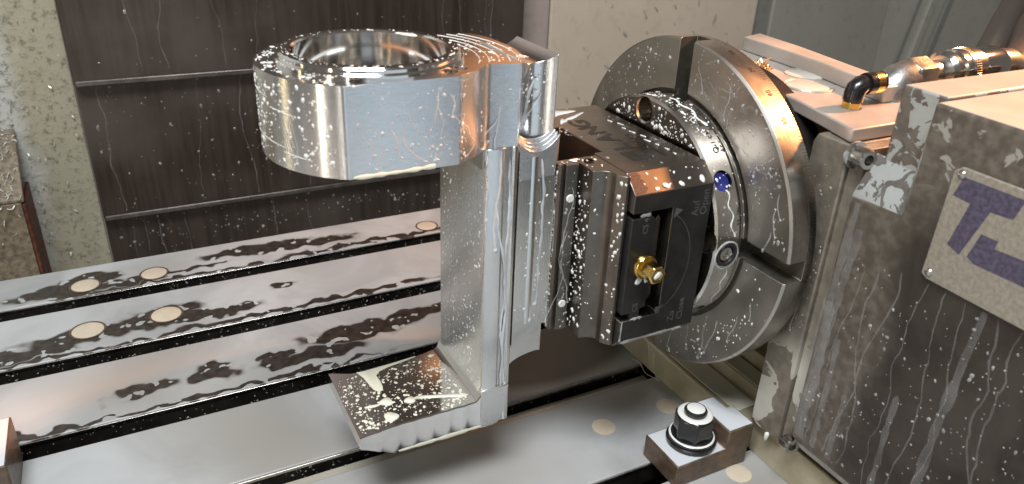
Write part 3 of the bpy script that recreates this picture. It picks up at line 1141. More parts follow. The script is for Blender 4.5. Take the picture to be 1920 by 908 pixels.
for (ax, az), (bx, bz) in zip(ac, ac[1:]):
    d = V3((bx - ax, 0, bz - az)).normalized()
    s = V3((-d.z, 0, d.x)) * .00022
    q = [V3((ax, YF - .00012, az)), V3((bx, YF - .00012, bz))]
    bm.faces.new([bm.verts.new(v) for v in (q[0] - s, q[1] - s, q[1] + s, q[0] + s)])
for tip in (((.2735, .2005), (.2790, .1985), (.2725, .1940)), ((.2690, .1295), (.2745, .1355), (.2680, .1350))):
    bm.faces.new([bm.verts.new((a, YF - .00012, b)) for a, b in tip])
from_bm('arrow_marking', bm, M['mark_pale'], vise, 0)
# marking on the upper side
ZT = .2223
for k, ch_ in enumerate('LANG'):
    text('lettering', ch_, .0185, (.2725, .3545 + .0152 * k, ZT), (0, 1, 0), (-1, 0, 0), M['mark'], vise, squash=1.12, bold=.0005)
bm = bmesh.new()
for (x0, x1, y0, y1) in ((.2585, .2648, .3365, .3435), (.2655, .2725, .3365, .3412), (.2655, .2725, .3420, .3515), (.2585, .2608, .3443, .3515), (.2615, .2648, .3443, .3478), (.2615, .2648, .3484, .3515)):
    bm.faces.new([bm.verts.new((x, y, ZT + .00013)) for x, y in ((x0, y0), (x1, y0), (x1, y1), (x0, y1))])
from_bm('emblem', bm, M['mark'], vise, 0)
text('lettering', 'www.lang-technik.de', .0050, (.2835, .3370, ZT), (0, 1, 0), (-1, 0, 0), M['mark'], vise, bold=.0001)
# rusty corner on the chamfer
bm = bmesh.new()
rng = random.Random(8)
P0, U_, W_ = V3((.2442, .3219, .2218)), V3((1, 0, 0)), V3((0, -.0098, -.00915))
nC = V3((0, -.683, .73))
pts = [(0, 0), (.0060, 0), (.0075, .15), (.0068, .3), (.0085, .45), (.0078, .62), (.0092, .78), (.0070, .95), (0, .97)]
bm.faces.new([bm.verts.new(P0 + U_ * a + W_ * b + nC * .00018) for a, b in pts])
from_bm('rust_patch', bm, M['rust_orange'], vise, 0)


def jaw(sgn):
    """one jaw; sgn -1 towards the camera side, +1 the far side"""
    root = empty('jaw', (.2436, CY, CZ))
    root.parent = vise
    root.matrix_parent_inverse = Matrix.Translation(vise.location).inverted()
    f = (lambda y: y) if sgn < 0 else (lambda y: 2 * CY - y)
    prof = [(.2153, .3540), (.2153, .3492), (.2163, .3474), (.2172, .3474), (.2178, .3492), (.2190, .3492), (.2190, .3458), (.2262, .3449), (.2265, .3475), (.2280, .3475), (.2280, .3320),
            (.2296, .3316), (.2330, .3305), (.2355, .3292), (.2368, .3276), (.2372, .3262), (.2372, .3225), (.2395, .3190), (.2410, .3172), (.2431, .3172), (.2434, .3235), (.2434, .3540)]
    bm = prism_bm([(x, f(y)) for x, y in prof], 'z', .1112, .2220)
    o = from_bm('jaw_block', bm, M['vise'], None, 28, .0003)
    o.parent = root
    o.matrix_parent_inverse = Matrix.Translation(root.location).inverted()
    # row of small gripping teeth
    bm = bmesh.new()
    n = 62
    for k in range(n):
        z = .1125 + (.2210 - .1125) * k / n
        dz = (.2210 - .1125) / n
        for yy, xx in ((.3492, .2153),):
            a = [bm.verts.new((xx + .0016, f(.3480), z)), bm.verts.new((xx + .0016, f(.3480), z + dz * .9)), bm.verts.new((xx - .0007, f(.3496), z + dz * .45)), bm.verts.new((xx + .0007, f(.3520), z + dz * .45))]
            for t in ((0, 1, 2), (0, 2, 3), (1, 3, 2), (0, 3, 1)):
                bm.faces.new([a[q] for q in t])
    o = from_bm('gripping_teeth', bm, M['steel'], None, 0)
    tag(o, kind='stuff')
    o.parent = root
    o.matrix_parent_inverse = Matrix.Translation(root.location).inverted()
    for z in (.2010, .1300):
        o = from_bm('set_screw', lathe_bm([(0, .0004), (.0022, .0004), (.0026, 0), (.0026, -.002)], (.2226, f(.3452), z), (0, sgn, 0), 20), M['milk'], None, 40)
        o.parent = root
        o.matrix_parent_inverse = Matrix.Translation(root.location).inverted()
    return root


jf = jaw(-1)
jb = jaw(1)
lathe('jaw_bore', [(0, -.0004), (.0030, -.0004), (.0033, .0002), (.0030, .0004), (.0024, .0004), (.0024, -.0002), (0, -.0002)], (.2345, .3470, .2222), (0, 0, 1), M['dark'], vise, 24)
splash(vise, flat((.2279, .3325, .113), (0, .014, 0), (0, 0, .108), (-1, 0, 0)), 130, .0003, .0015, 51, 'milk', (1, 2.0), keep=lambda P: True)
splash(vise, flat((.2371, .3170, .113), (0, .0085, 0), (0, 0, .108), (-1, 0, 0)), 0, .0003, .001, 52)
splash(vise, flat((.2296, .3316, .114), (.0066, -.0030, 0), (0, 0, .105), (-.35, -.94, 0)), 14, .0003, .0009, 53, 'milk', (1, 2.2))
splash(vise, flat((.2376, .3222, .114), (.0030, -.0044, 0), (0, 0, .105), (-.83, -.56, 0)), 70, .0004, .0016, 54, 'milk', (1, 2.2))
splash(vise, flat((.2152, .3495, .113), (0, .004, 0), (0, 0, .105), (-1, 0, 0)), 120, .0003, .0013, 55, 'milk', (1, 2.4), 4, (.0004, .0008), (.015, .05))
splash(vise, flat((.2190, .3457, .113), (.007, -.0009, 0), (0, 0, .105), (-.12, -.99, 0)), 50, .0003, .0008, 56, 'milk_thin', (1, 2), 2, (.0003, .0006), (.04, .08))
splash(vise, flat((.246, .325, ZT), (.052, 0, 0), (0, .115, 0), (0, 0, 1)), 75, .0003, .0014, 57, 'milk_thin', (1, 2.2), h=.2)
splash(vise, flat((.250, .3210, .2209), (.048, 0, 0), (0, -.008, -.0075), (0, -.68, .73)), 10, .0004, .0012, 58, 'milk', (1, 1.5))
splash(vise, flat((.218, .334, .2221), (.022, 0, 0), (0, .018, 0), (0, 0, 1)), 16, .0004, .0014, 59, 'milk', (1, 1.6), h=.25, keep=lambda P: P.x > .229 or P.y > .349)
bm = bmesh.new()
rng = random.Random(9)
for (x, y, rx, ry, rot) in ((.2530, .4280, .008, .0035, .2), (.2650, .4330, .012, .004, .1), (.2700, .4220, .010, .002, .5), (.258, .416, .006, .002, .9), (.2265, .3505, .0028, .0020, 0)):
    pool(bm, blob(x, y, rx, ry, ZT + (.0001 if x > .24 else 0), rot, 22, rng, .25), (0, 0, 1), .0004)
# line of droplets along the upper side
for k in range(9):
    pool(bm, blob(.2895 + rng.uniform(-.002, .002), .338 + .0085 * k, rng.uniform(.0004, .0008), rng.uniform(.0012, .0032), ZT + .0001, .25, 12, rng, .2), (0, 0, 1), .0004)
for (t, b, r) in ((.34, .82, .0021), (.56, .84, .0017), (.70, .66, .0010), (.88, .78, .0021), (.20, .88, .0014)):
    P = V3((.250 + .048 * t, .3222 - .0100 * b, .2221 - .0093 * b))
    add_drop(bm, P, V3((0, -.683, .73)), V3((0, -.73, -.683)), r, 1.0, .4, 12, rng)
tag(from_bm('coolant_pools', bm, M['milk'], vise, 70), kind='stuff')
bm = bmesh.new()
add_run(bm, V3((.2440, .3116, .1150)), V3((0, -1, 0)), V3((1, 0, 0)), .047, .0011, rng, .02, bead=False)
add_run(bm, V3((.2448, .3116, .1310)), V3((0, -1, 0)), V3((0, 0, -1)), .014, .0006, rng, .1)
add_run(bm, V3((.2500, .3122, .1295)), V3((0, -1, 0)), V3((1, 0, 0)), .0095, .0016, rng, .02, bead=False)
add_run(bm, V3((.2490, .3122, .1990)), V3((0, -1, 0)), V3((1, 0, 0)), .007, .0013, rng, .02, bead=False)
tag(from_bm('coolant_rims', bm, M['milk_thin'], vise, 60), kind='stuff')

# ================================================================== zero-point plate
zp = empty('clamping_plate', (.325, CY, CZ))
tag(zp, 'round ground steel quick-change plate between vise and faceplate', 'plate')
pl_o = lathe('plate_disc', [(0, 0), (.0755, 0), (.0770, .0014), (.0770, .0180), (.0748, .0190), (.0748, .0224), (0, .0224)], (.3025, CY, CZ), (1, 0, 0), [M['plate'], M['plate_face']], zp, 144, 0, 28)
for yy, zz in ((.3895, .2333),):
    for s1, s2 in ((1, 1), (1, -1), (-1, 1), (-1, -1)):
        dy, dz = yy - CY, zz - CZ
        c, s = cos(radians(45 + (0 if s1 * s2 > 0 else 90) - 45 + (180 if s1 < 0 else 0))), sin(radians(45 + (0 if s1 * s2 > 0 else 90) - 45 + (180 if s1 < 0 else 0)))
        ry, rz = dy * c - dz * s, dy * s + dz * c
        cut(pl_o, lathe_bm([(0, -.004), (.0092, -.004), (.0092, .0005), (.0080, .0014), (.0080, .018), (0, .018)], (.3025, CY + ry, CZ + rz), (1, 0, 0), 32))


def radial(ang, x):
    t = radians(ang)
    d = V3((0, -cos(t), sin(t)))
    return V3((x, CY, CZ)) + d * .077, d


for ang in (34, -40.2):
    P, d = radial(ang, .3120)
    cut(pl_o, lathe_bm([(0, -.014), (.0068, -.014), (.0068, .006), (0, .006)], P, d, 32))
P, d = radial(-.2, .3125)
cut(pl_o, lathe_bm([(0, -.010), (.0080, -.010), (.0080, .006), (0, .006)], P, d, 32))
for q in pl_o.data.polygons:
    q.material_index = 1 if q.normal.x < -.8 else 0
P, d = radial(34, .3120)
lathe('blue_spring', [(.0020, -.010), (.0062, -.009), (.0040, -.0065), (.0062, -.0055), (.0044, -.0035), (.0060, -.0022), (.0020, -.0030), (0, -.0030)], P, d, M['blue'], zp, 24)
lathe('coolant_fill', [(0, -.0030), (.0055, -.0034), (.0058, -.0050)], P + V3((0, -.0008, -.0026)), d, M['milk'], zp, 24)
P, d = radial(-.2, .3125)
lathe('seal_ring', [(.0050, -.0020), (.0058, .0004), (.0074, .0008), (.0079, -.0010), (.0079, -.006), (.0050, -.006), (.0050, -.0020)], P, d, M['rubber'], zp, 32)
lathe('actuation_screw', [(0, -.0030), (.0022, -.0030), (.0026, -.0010), (.0044, -.0006), (.0048, -.0020), (.0048, -.006)], P, d, M['steel'], zp, 24)
lathe('coolant_rim', [(.0079, -.0004), (.0088, .0004), (.0096, -.0001), (.0096, -.0010)], P + V3((0, 0, -.0006)), d, M['milk_thin'], zp, 28)
P, d = radial(-40.2, .3120)
lathe('bore_plug', [(0, -.005), (.0050, -.005), (.0065, -.0065)], P, d, M['steel'], zp, 24)


def plate_text(s, x, ang0, size, step):
    for k, c in enumerate(s):
        if c == ' ':
            continue
        P, d = radial(ang0 + step * k, x)
        t = radians(ang0 + step * k)
        text('lettering', c, size, P, (0, sin(t), cos(t)), (-1, 0, 0), M['mark'], zp, .0001, bold=.00008)


plate_text('Quick·Point', .3165, 47, .0055, 2.6)
plate_text('Art. Nr. 45', .3215, 47, .0050, 2.5)
plate_text('55 Nm', .3210, 13, .0034, 1.6)


def plate_side(a0, a1, x0, x1):
    def f(a, b):
        P, d = radial(a0 + (a1 - a0) * a, x0 + (x1 - x0) * b)
        g = V3((0, 0, -1))
        g = g - d * g.dot(d)
        return P, d, (g.normalized() if g.length > .2 else V3((0, -1, 0)))
    return f


splash(zp, plate_side(30, 120, .305, .322), 170, .0003, .0013, 61, 'milk', (1, 1.8))
splash(zp, plate_side(-55, 30, .305, .322), 60, .0003, .0010, 62, 'milk_thin', (1, 2))
splash(zp, discsurf(.3024, CY, CZ, .058, .0745, 50, 125), 120, .0003, .0016, 63, 'milk', (1, 1.9), keep=lambda P: P.z > .2235 and hypot(P.y - .3895, P.z - .2333) > .0112)
bm = bmesh.new()
rng = random.Random(31)
for (a0, a1, x, wd) in ((88, 62, .3145, .0016), (30, 8, .3130, .0009), (-8, -34, .3150, .0008)):
    prev = None
    n = 16
    for i in range(n + 1):
        P, d = radial(a0 + (a1 - a0) * i / n, x + .0014 * sin(i * .9) + (.003 * i / n))
        ww = wd * rng.uniform(.6, 1.2)
        row = [bm.verts.new(P + V3((-ww, 0, 0)) - d * .0002), bm.verts.new(P + d * ww * .35), bm.verts.new(P + V3((ww, 0, 0)) - d * .0002)]
        if prev:
            bm.faces.new((prev[0], row[0], row[1], prev[1]))
            bm.faces.new((prev[1], row[1], row[2], prev[2]))
        prev = row
tag(from_bm('coolant_runs', bm, M['milk'], zp, 60), kind='stuff')

# ================================================================== rotary table
rot = empty('rotary_table', (.45, .34, 0))
tag(rot, 'grey rotary table unit with slotted steel faceplate and worn motor cover', 'rotary table')


def part2(o, par):
    return o


fp = lathe('faceplate', [(.020, 0), (.1118, 0), (.1133, .0012), (.1133, .0140), (.1126, .0146), (.1126, .0205), (.1110, .0220), (.020, .0220), (.020, 0)], (.3252, CY, CZ), (1, 0, 0), [M['chuck'], M['rim'], metal('slot_side_steel', (.13, .12, .10), (.26, .24, .20), (.25, .4), 90, .8)], rot, 180, 0, 25)
bmc = bmesh.new()
for a in (90.5, .5, 180.5, 270.5):
    t = radians(a)
    r_, s_ = V3((0, -cos(t), sin(t))), V3((0, sin(t), cos(t)))
    c0 = V3((.3252, CY, CZ))

    def bx(w0, x0, x1):
        vs = []
        for x in (x0, x1):
            for (ra, sa) in ((.070, -w0), (.13, -w0), (.13, w0), (.070, w0)):
                vs.append(bmc.verts.new(c0 + r_ * ra + s_ * sa + V3((x, 0, 0))))
        for f in ((0, 1, 2, 3), (7, 6, 5, 4), (0, 4, 5, 1), (1, 5, 6, 2), (2, 6, 7, 3), (3, 7, 4, 0)):
            bmc.faces.new([vs[i] for i in f])
    bx(.0066, -.01, .0135)
cut(fp, bmc)
# groove round the plate
cut(fp, lathe_bm([(.0760, -.01), (.0796, -.01), (.0796, .0035), (.0760, .0035), (.0760, -.01)], (.3252, CY, CZ), (1, 0, 0), 120))
for q in fp.data.polygons:
    c = q.center
    r = hypot(c.y - CY, c.z - CZ)
    q.material_index = 0 if q.normal.x < -.7 else (1 if r > .1090 and abs(q.normal.x) < .75 else 2)
    if q.normal.x < -.7 and c.x > .327:
        q.material_index = 2
b = fp.modifiers.new('bevel', 'BEVEL')
b.width, b.segments, b.limit_method, b.angle_limit = .0005, 2, 'ANGLE', radians(40)
# graduation on the rim
bm = bmesh.new()
for k in range(-30, 125):
    t = radians(k * 1.0 + 2)
    d = V3((0, -cos(t), sin(t)))
    s = V3((0, sin(t), cos(t)))
    L = .0060 if k % 10 == 0 else (.0044 if k % 5 == 0 else .0030)
    P = V3((.3252 + .0205, CY, CZ)) + d * .11268
    q = [P + s * .00012, P - s * .00012, P - s * .00012 - V3((L, 0, 0)), P + s * .00012 - V3((L, 0, 0))]
    bm.faces.new([bm.verts.new(v) for v in q])
gr = from_bm('graduation', bm, M['mark'], rot, 0)
tag(gr, kind='stuff')
for lab, a in (('90', 45), ('80', 55), ('70', 65), ('60', 75)):
    t = radians(a)
    d = V3((0, -cos(t), sin(t)))
    text('lettering', lab, .0046, V3((.3385, CY, CZ)) + d * .1133, (0, sin(t), cos(t)), (-1, 0, 0), M['mark'], rot, .0001)
# spindle hub behind the faceplate
lathe('spindle_hub', [(.02, .0), (.090, .0), (.090, .012), (.094, .012), (.094, .034), (.02, .034), (.02, 0)], (.3474, CY, CZ), (1, 0, 0), M['slotwall'], rot, 96)
SF = lambda a0, a1, n, sd, mt='milk', **k: splash(rot, discsurf(.3251, CY, CZ, .0815, .1110, a0, a1), n, .0003, .0015, sd, mt, (1, 2.0), **k)
SF(8, 84, 150, 71, 'milk_thin', runs=4, rw=(.0003, .0006), rl=(.010, .025), wander=.5)
SF(98, 150, 90, 72, 'milk_thin')
splash(rot, discsurf(.3251, CY, CZ, .0815, .1110, -6, -115), 90, .0003, .0014, 73, 'milk', (1, 2.0))
bm = bmesh.new()
rng = random.Random(14)
for a, L, r in ((-18, .012, .096), (-28, .022, .094), (-40, .03, .088), (-48, .032, .085), (-60, .022, .083), (-72, .024, .084), (-80, .02, .086), (-92, .02, .09), (20, .016, .102), (12, .013, .098)):
    t = radians(a)
    P = V3((.3251, CY - r * cos(t), CZ + r * sin(t)))
    k = sqrt(max(0, .1105 ** 2 - (P.y - CY) ** 2))
    L = min(L, P.z - (CZ - k) - .001) if a < 0 else L
    if L > .003:
        add_run(bm, P, V3((-1, 0, 0)), V3((0, 0, -1)), L, rng.uniform(.0005, .0009), rng, .35)
tag(from_bm('coolant_runs', bm, M['milk_thin'], rot, 60), kind='stuff')
# smeared white residue in the quadrant over the lettering
bm = bmesh.new()
for _ in range(22):
    t, r = radians(rng.uniform(35, 82)), rng.uniform(.084, .104)
    P = V3((.3250, CY - r * cos(t), CZ + r * sin(t)))
    a = rng.uniform(-.5, .5)
    add_run(bm, P, V3((-1, 0, 0)), V3((0, -cos(a), sin(a))), rng.uniform(.004, .012), rng.uniform(.0004, .0012), rng, .7, bead=False, h=.12, steps=6)
tag(from_bm('coolant_smears', bm, M['milk_faint'], rot, 60), kind='stuff')

# casting: base flange, inner wall, corner pillar
prism('base_flange', [(.3530, -.0004), (.3530, .0235), (.3545, .0250), (.3790, .0235), (.3800, .0350), (.3985, .0330), (.4000, .0460), (.4190, .0455), (.4200, .16), (.60, .16), (.60, -.0004)], 'y', .2990, .5600, M['cast_base'], rot, .0012)
lathe('bearing_housing', [(0, .0), (.080, .0), (.083, .003), (.083, .10), (0, .10)], (.3835, CY, CZ), (1, 0, 0), M['cast_base'], rot, 72)
bm = bmesh.new()
box_bm(.3572, .3768, .312, .40, .0246, .0252, bm)
box_bm(.3815, .3965, .315, .42, .0346, .0354, bm)
tag(from_bm('coolant_puddles', bm, M['milk_cream'], rot, 40, .0003), kind='stuff')
box('base_block', .3620, .60, -.10, .2985, -.0004, .0300, M['cast_base'], rot, .001)
pp = [(.2962, .0300), (.2962, .2360), (.2935, .2415), (.2706, .2415), (.2706, .0300)]
prism('corner_pillar', pp, 'x', .3552, .56, [M['body'], M['top_lit']], rot, .0010)
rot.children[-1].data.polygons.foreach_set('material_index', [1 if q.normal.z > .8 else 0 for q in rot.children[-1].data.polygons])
prism('pillar_chamfer', [(.3580, .2705), (.3595, .2665), (.3600, .2620), (.40, .2620), (.40, .2705)], 'z', .0302, .2410, M['body'], rot, .0006)
# motor cover with its notch
mc = [(.2600, .0450), (.2600, .2176), (.2284, .2187), (.2272, .2785), (-.12, .2725), (-.12, .0440)]
cv = prism('motor_cover', mc, 'x', .3520, .66, [M['cover'], M['top_lit']], rot, .0022, 35, 3)
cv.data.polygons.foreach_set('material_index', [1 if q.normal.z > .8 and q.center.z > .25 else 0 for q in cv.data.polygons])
prism('notch_ledge', [(.3523, .2178), (.3640, .2400), (.3640, .2120), (.3523, .2120)][::-1], 'y', .2278, .2596, M['ledge'], rot, .0006)
bx_ = box('gearbox_wall', .3630, .60, .2276, .2540, .2300, .2795, [M['box'], M['top_lit']], rot, .0015)
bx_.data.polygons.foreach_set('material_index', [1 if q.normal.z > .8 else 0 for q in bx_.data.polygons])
box('cover_skirt', .3540, .64, -.12, .2580, .0400, .0448, M['steel'], rot, .001)


def cap_screw(name, P, d, r, h, par):
    root = lathe(name, [(0, 0), (r, 0), (r, h * .85), (r * .9, h), (r * .52, h), (r * .52, h * .45), (0, h * .45)], P, d, M['steel'], par, 28)
    return root


cap_screw('cap_screw', (.3590, .2690, .2360), (-.18, -1, .05), .0058, .0110, rot)
cap_screw('cap_screw', (.3555, .2640, .0368), (-.35, -1, .12), .0052, .0080, rot)
lathe('screw_washer', [(.0030, -.0005), (.0078, -.0005), (.0078, .0010), (.0030, .0010), (.0030, -.0005)], (.3590, .2688, .2360), (-.18, -1, .05), M['box'], rot, 28)
# name plate with the maker's letters
npz = [(.2075, .1945), (.2040, .1925), (.10, .1905), (.10, .2525), (.2035, .2535), (.2068, .2505)]
prism('name_plate', npz, 'x', .3500, .3519, M['nameplate'], rot, .0005)
bm = bmesh.new()
for poly in ([(.2012, .2493), (.1711, .2491), (.1737, .2386), (.1843, .2380), (.1920, .2120), (.1990, .2149), (.1945, .2382), (.2037, .2391)],
             [(.1849, .2263), (.1765, .2263), (.1771, .2222), (.1560, .2229), (.1500, .2491), (.1380, .2491), (.1465, .2110), (.1839, .2110), (.1881, .2129)]):
    bm.faces.new([bm.verts.new((.34985, y, z)) for y, z in poly])
from_bm('letter_print', bm, M['purple'], rot, 0)
for yy, zz in ((.2025, .2500), (.2035, .1965)):
    lathe('plate_rivet', [(0, .0014), (.0012, .0012), (.0021, .0004), (.0022, 0)], (.3500, yy, zz), (-1, 0, 0), M['steel'], rot, 16)
# runs and spots on the cover side
sfc = flat((.3519, .10, .050), (0, .155, 0), (0, 0, .135), (-1, 0, 0))
splash(rot, sfc, 330, .0003, .0013, 81, 'milk_thin', (1, 2.0), clump=.3)
rng = random.Random(82)
bm = bmesh.new()
bm2 = bmesh.new()
for k in range(11):
    y = .118 + .125 * (k + rng.uniform(-.3, .3)) / 10
    z = .19 if y < .205 else rng.uniform(.17, .21)
    add_run(bm, V3((.3519, y, z)), V3((-1, 0, 0)), V3((0, 0, -1)), z - .052, rng.uniform(.0003, .0008), rng, .3, steps=30, bead=False, h=.15)
for y, w_, z1 in ((.2545, .0030, .214), (.2555, .0042, .150), (.2490, .0032, .20), (.2440, .0022, .13), (.2000, .0022, .12), (.1720, .0030, .19), (.230, .0020, .10)):
    add_run(bm2, V3((.3519, y, z1)), V3((-1, 0, 0)), V3((0, 0, -1)), z1 - .05, w_, rng, .06, steps=20, bead=False, h=.06)
tag(from_bm('coolant_runs', bm, M['milk_faint'], rot, 60), kind='stuff')
tag(from_bm('coolant_films', bm2, M['milk_faint'], rot, 60), kind='stuff')
splash(rot, flat((.3551, .272, .11), (0, .022, 0), (0, 0, .125), (-1, 0, 0)), 60, .0003, .0010, 83, 'milk_thin', (1, 2.2), 3, (.0003, .0006), (.03, .07))
bm = bmesh.new()
add_drop(bm, V3((.3540, .2790, .0305)), V3((-.9, -.4, 0)).normalized(), V3((0, 0, -1)), .0020, 2.6, .8, 10, rng)
tag(from_bm('coolant_drops', bm, M['milk'], rot, 60), kind='stuff')

# upper cover plates behind the faceplate
Bz = .250
tb = [(.3563, .2721), (.3634, .2975), (.3705, .3249), (.385, .400), (.394, .448), (.456, .452), (.4535, .4084), (.4422, .3496), (.4335, .2990), (.432, .2721)]
prism('top_plate', tb, 'z', .2420, Bz, M['top_wet'], rot, .0010)
tr = [(.4160, .3026), (.4290, .3697), (.4360, .4486), (.4590, .4560), (.4537, .4084), (.4422, .3496), (.4340, .3026)]
prism('raised_rail', tr, 'z', .2501, .2605, [M['top_wet'], M['top_lit']], rot, .0010)
for (cx, cy, rx) in ((.4032, .3497, .0140), (.4260, .3740, .0140)):
    lathe('sight_disc', [(0, .0012), (rx * .9, .0010), (rx, .0004), (rx, -.001)], (cx, cy, .2502), (0, 0, 1), M['gauge'], rot, 48)
lathe('disc_ring', [(.0141, .0), (.0152, .0009), (.0160, .0009), (.0166, 0)], (.4032, .3497, .2502), (0, 0, 1), M['top_wet'], rot, 48)
# small bundle of turnings on the plate edge
bm = bmesh.new()
for _ in range(26):
    a = rng.uniform(0, 6.28)
    curl(bm, (.4010 + rng.uniform(-.003, .003), .3900 + rng.uniform(-.003, .003), .2512), (cos(a) * .5, sin(a) * .5, 1), (cos(a + 1.5), sin(a + 1.5), .1), rng.uniform(.004, .010), .0004, rng.uniform(-1.5, 1.5), rng)
ct = from_bm('chip_tangle', bm, M['brass'], None, 50)
tag(ct, 'small golden tangle of turnings on the cover plate behind the faceplate', 'chips', kind='stuff')

bm = bmesh.new()
for q0, q1 in (((.3400, .4050, .0420), (.3480, .3900, .0012)), ((.3440, .4000, .0300), (.3490, .3880, .0012)), ((.3300, .4020, .0200), (.3490, .3890, .0012))):
    q0, q1 = V3(q0), V3(q1)
    tube_bm([q0.lerp(q1, k / 8) + V3((.0015 * sin(k * 1.1), .001 * cos(k), .0012 * sin(k * .8))) for k in range(9)], .0003, 5, bm)
tag(from_bm('chip_strand', bm, M['chip'], None, 60), 'bright thin chip strand hanging by the slot at the rotary table base', 'chip strand')

# ================================================================== black push-in elbow
el = empty('push_in_elbow', (.3900, .3030, .2500))
tag(el, 'small black push-in elbow fitting with brass collars on the rotary cover plate', 'elbow fitting')
b0 = V3((.3895, .3030, .2500))
lathe('threaded_collar', [(0, 0), (.0058, 0), (.0058, .0042), (.0050, .0046), (0, .0046)], b0, (0, 0, 1), M['brass'], el, 6, .0003)
pth = [b0 + V3((0, 0, .0046)), b0 + V3((.0002, 0, .0085)), b0 + V3((.0012, 0, .0118)), b0 + V3((.0036, -.0002, .0136)), b0 + V3((.0070, -.0004, .0142))]
from_bm('elbow_body', tube_bm(pth, [.0060, .0062, .0062, .0060, .0056], 20), M['black_plastic'], el, 40)
lathe('release_ring', [(0, 0), (.0064, 0), (.0066, .0012), (.0066, .0120), (.0056, .0132), (.0040, .0132), (.0036, .0118), (0, .0118)], b0 + V3((.0068, -.0006, .0142)), (1, -.05, .04), M['black_plastic'], el, 28)
lathe('brass_band', [(.0066, .0050), (.00675, .0052), (.00675, .0100), (.0066, .0102)], b0 + V3((.0068, -.0006, .0142)), (1, -.05, .04), M['brass'], el, 28)

# ================================================================== air coupling
ac_ = empty('air_coupling', (.4300, .3150, .2430))
tag(ac_, 'steel pipe elbow with a knurled quick coupling above the motor cover', 'air coupling')
e0 = V3((.4330, .3120, .2395))
pth = [e0 + V3((-.004, 0, -.01)), e0 + V3((-.003, 0, .006)), e0 + V3((0, 0, .014)), e0 + V3((.006, -.0005, .0205)), e0 + V3((.014, -.001, .0225))]
from_bm('pipe_elbow', tube_bm(pth, [.0105, .0112, .0118, .0118, .0112], 22), M['cast'], ac_, 40)
ax = V3((1, -.03, .02)).normalized()
c0 = e0 + V3((.012, -.001, .0225))
lathe('hex_nut', [(0, 0), (.0118, 0), (.0124, .0015), (.0124, .0150), (.0116, .0165), (0, .0165)], c0, ax, M['cast'], ac_, 6, .0006, 25, .4)
lathe('nipple', [(0, .016), (.0085, .016), (.0085, .034), (0, .034)], c0, ax, M['steel'], ac_, 32)
lathe('collar', [(0, .030), (.0110, .030), (.0134, .032), (.0138, .035), (.0122, .036), (.0122, .0385), (.0140, .0395), (.0140, .044), (.0132, .045), (0, .045)], c0, ax, M['chrome'], ac_, 48)
bm = lathe_bm([(0, .0452), (.0136, .0452), (.0142, .0462), (.0142, .0585), (.0136, .0595), (0, .0595)], c0, ax, 84)
for i, v in enumerate(bm.verts):
    pass
kn = from_bm('knurled_sleeve', bm, M['steel'], ac_, 20)
bm = bmesh.new()
u_, v_, d_ = frame_of(ax)
for k in range(60):
    a = 2 * pi * k / 60
    r_ = u_ * cos(a) + v_ * sin(a)
    s_ = d_.cross(r_)
    p = c0 + r_ * .0141
    q = [p + d_ * .0468 - s_ * .0004, p + d_ * .0468 + s_ * .0004, p + d_ * .0515 + s_ * .0004, p + d_ * .0515 - s_ * .0004, p + d_ * .0468 + r_ * .0006, p + d_ * .0515 + r_ * .0006]
    vs = [bm.verts.new(z) for z in q]
    for f in ((0, 1, 4), (3, 5, 2), (0, 4, 5, 3), (1, 2, 5, 4)):
        bm.faces.new([vs[i] for i in f])
tag(from_bm('knurling', bm, M['steel'], ac_, 0), kind='stuff')
lathe('release_sleeve', [(0, .0597), (.0128, .0597), (.0136, .0607), (.0136, .078), (.0120, .084), (0, .084)], c0, ax, M['chrome'], ac_, 48)
p0 = c0 + ax * .082
from_bm('hose_ferrule', tube_bm([p0, p0 + V3((.012, -.001, -.001)), p0 + V3((.024, -.002, -.006)), p0 + V3((.030, -.003, -.014))], [.0118, .0122, .0118, .0112], 24), M['steel'], ac_, 40)

# ================================================================== braided hoses
def hose(pts, r, label):
    P = []
    for k in range(41):
        t = k / 40 * (len(pts) - 1)
        i = min(int(t), len(pts) - 2)
        f = t - i
        a = [V3(pts[max(0, min(len(pts) - 1, i + j))]) for j in (-1, 0, 1, 2)]
        P.append(.5 * ((2 * a[1]) + (a[2] - a[0]) * f + (2 * a[0] - 5 * a[1] + 4 * a[2] - a[3]) * f * f + (3 * a[1] - a[0] - 3 * a[2] + a[3]) * f ** 3))
    o = empty('braided_hose', pts[0])
    from_bm('braid', tube_bm(P, r, 18), M['hose'], o, 60)
    tag(o, label, 'hose')


hose([(.605, .362, .225), (.6814, .400, .2459), (.7387, .430, .2577), (.7968, .460, .2720), (.92, .53, .31)], .0150, 'brown braided hose rising steeply behind the coupling, free of other hoses')
hose([(.590, .330, .245), (.6520, .358, .2520), (.7056, .388, .2610), (.7668, .418, .2740), (.90, .49, .31)], .0145, 'second braided hose lying closer to the coupling end and motor cover')

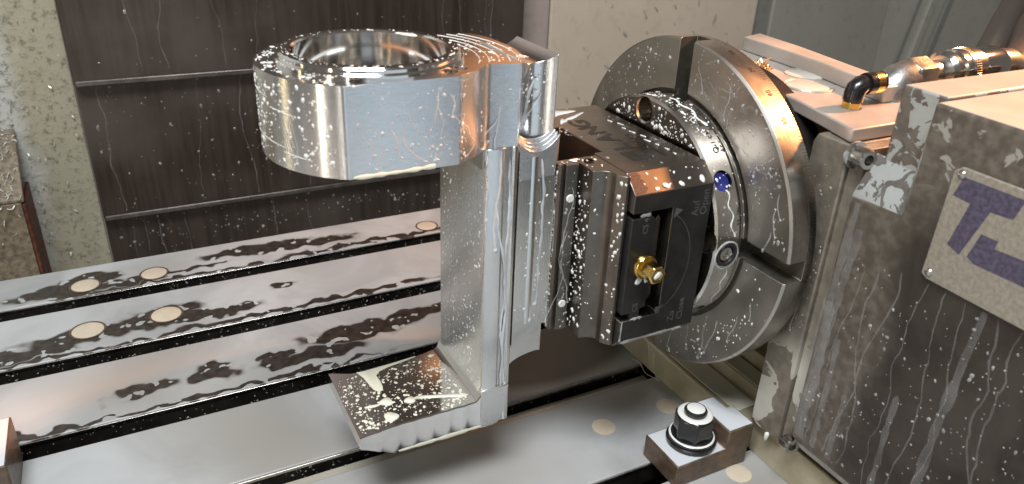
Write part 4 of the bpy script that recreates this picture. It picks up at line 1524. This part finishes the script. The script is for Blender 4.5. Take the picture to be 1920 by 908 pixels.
# ================================================================== toe clamp with nut
def toe_clamp(loc, rz, label, label2, xs=.0168, xe=.0390):
    c = empty('toe_clamp', loc)
    prof = [(-.0250, .0004), (-.0250, .0182), (xs - .0003, .0185), (xs, .0335), (xe, .0335), (xe, .0180), (xe - .002, .0150), (xe - .002, .0004)]
    bm = prism_bm(prof, 'y', -.0182, .0182)
    me_o = from_bm('clamp_body', bm, M['clamp'], None, 35, .0009, 2)
    cut(me_o, box_bm(xe - .006, xe + .011, .004, .03, .010, .05))
    me_o.parent = c
    bm = bmesh.new()
    rg = random.Random(3)
    pool(bm, [(-.0240, -.0172, .0184), (xs - .0013, -.0172, .0186), (xs - .001, .0172, .0186), (-.0240, .0172, .0184)][:], (0, 0, 1), .0005)
    pool(bm, [(xs + .001, -.0170, .0337), (xe - .0012, -.0170, .0337), (xe - .0012, .0030, .0337), (xe - .0068, .0034, .0337), (xe - .0072, .0170, .0337), (xs + .001, .0170, .0337)], (0, 0, 1), .0004)
    o = from_bm('coolant_pools', bm, mk_milk('bluish_pool', 1, (.62, .65, .68)), None, 60)
    o.parent = c
    tag(o, kind='stuff')
    c.rotation_euler = (0, 0, rz)
    tag(c, label, 'toe clamp', 'toe clamps on the table')
    n = empty('flange_nut', (loc[0], loc[1], loc[2] + .0190))
    for nm, prof2, seg, mt, bv in (('washer', [(.009, -.0004), (.0168, -.0004), (.0174, .0006), (.0174, .0026), (.0166, .0034), (.009, .0034), (.009, -.0004)], 48, 'black_nut', 0),
                                   ('nut_flange', [(.008, .0036), (.0152, .0036), (.0160, .0042), (.0160, .0056), (.0140, .0068), (.008, .0068), (.008, .0036)], 48, 'black_nut', 0),
                                   ('hex_nut', [(.0085, .0060), (.0138, .0060), (.0138, .0215), (.0124, .0232), (.0085, .0232), (.0085, .0060)], 6, 'black_nut', .0007),
                                   ('stud', [(0, -.03), (.0079, -.03), (.0079, .0262), (.0068, .0276), (0, .0276)], 32, 'black_nut', 0)):
        o = from_bm(nm, lathe_bm(prof2, (0, 0, 0), (0, 0, 1), seg, None, .55), M[mt], None, 30, bv)
        o.parent = n
    bm = bmesh.new()
    lathe_bm([(.0078, .0240), (.0092, .0244), (.0112, .0240), (.0120, .0233)], (0, 0, 0), (0, 0, 1), 32, bm)
    lathe_bm([(0, .0284), (.0050, .0282), (.0062, .0276)], (0, 0, 0), (0, 0, 1), 24, bm)
    lathe_bm([(.0136, .0066), (.0150, .0064), (.0158, .0058)], (0, 0, 0), (0, 0, 1), 32, bm)
    o = from_bm('coolant_film', bm, M['milk'], None, 60)
    o.parent = n
    tag(o, kind='stuff')
    n.rotation_euler = (0, 0, rz)
    tag(n, label2, 'nut', 'flange nuts on the clamps')
    return c


toe_clamp((.3125, .3067, 0), 0, 'brown stepped steel toe clamp holding down the rotary table base', 'black flange nut on the clamp at the rotary table base')
toe_clamp((-.1185, .4070, 0), radians(90), 'dark steel toe clamp at the far end of the table from the rotary table', 'black flange nut on the clamp away from the rotary table', .045, .096)
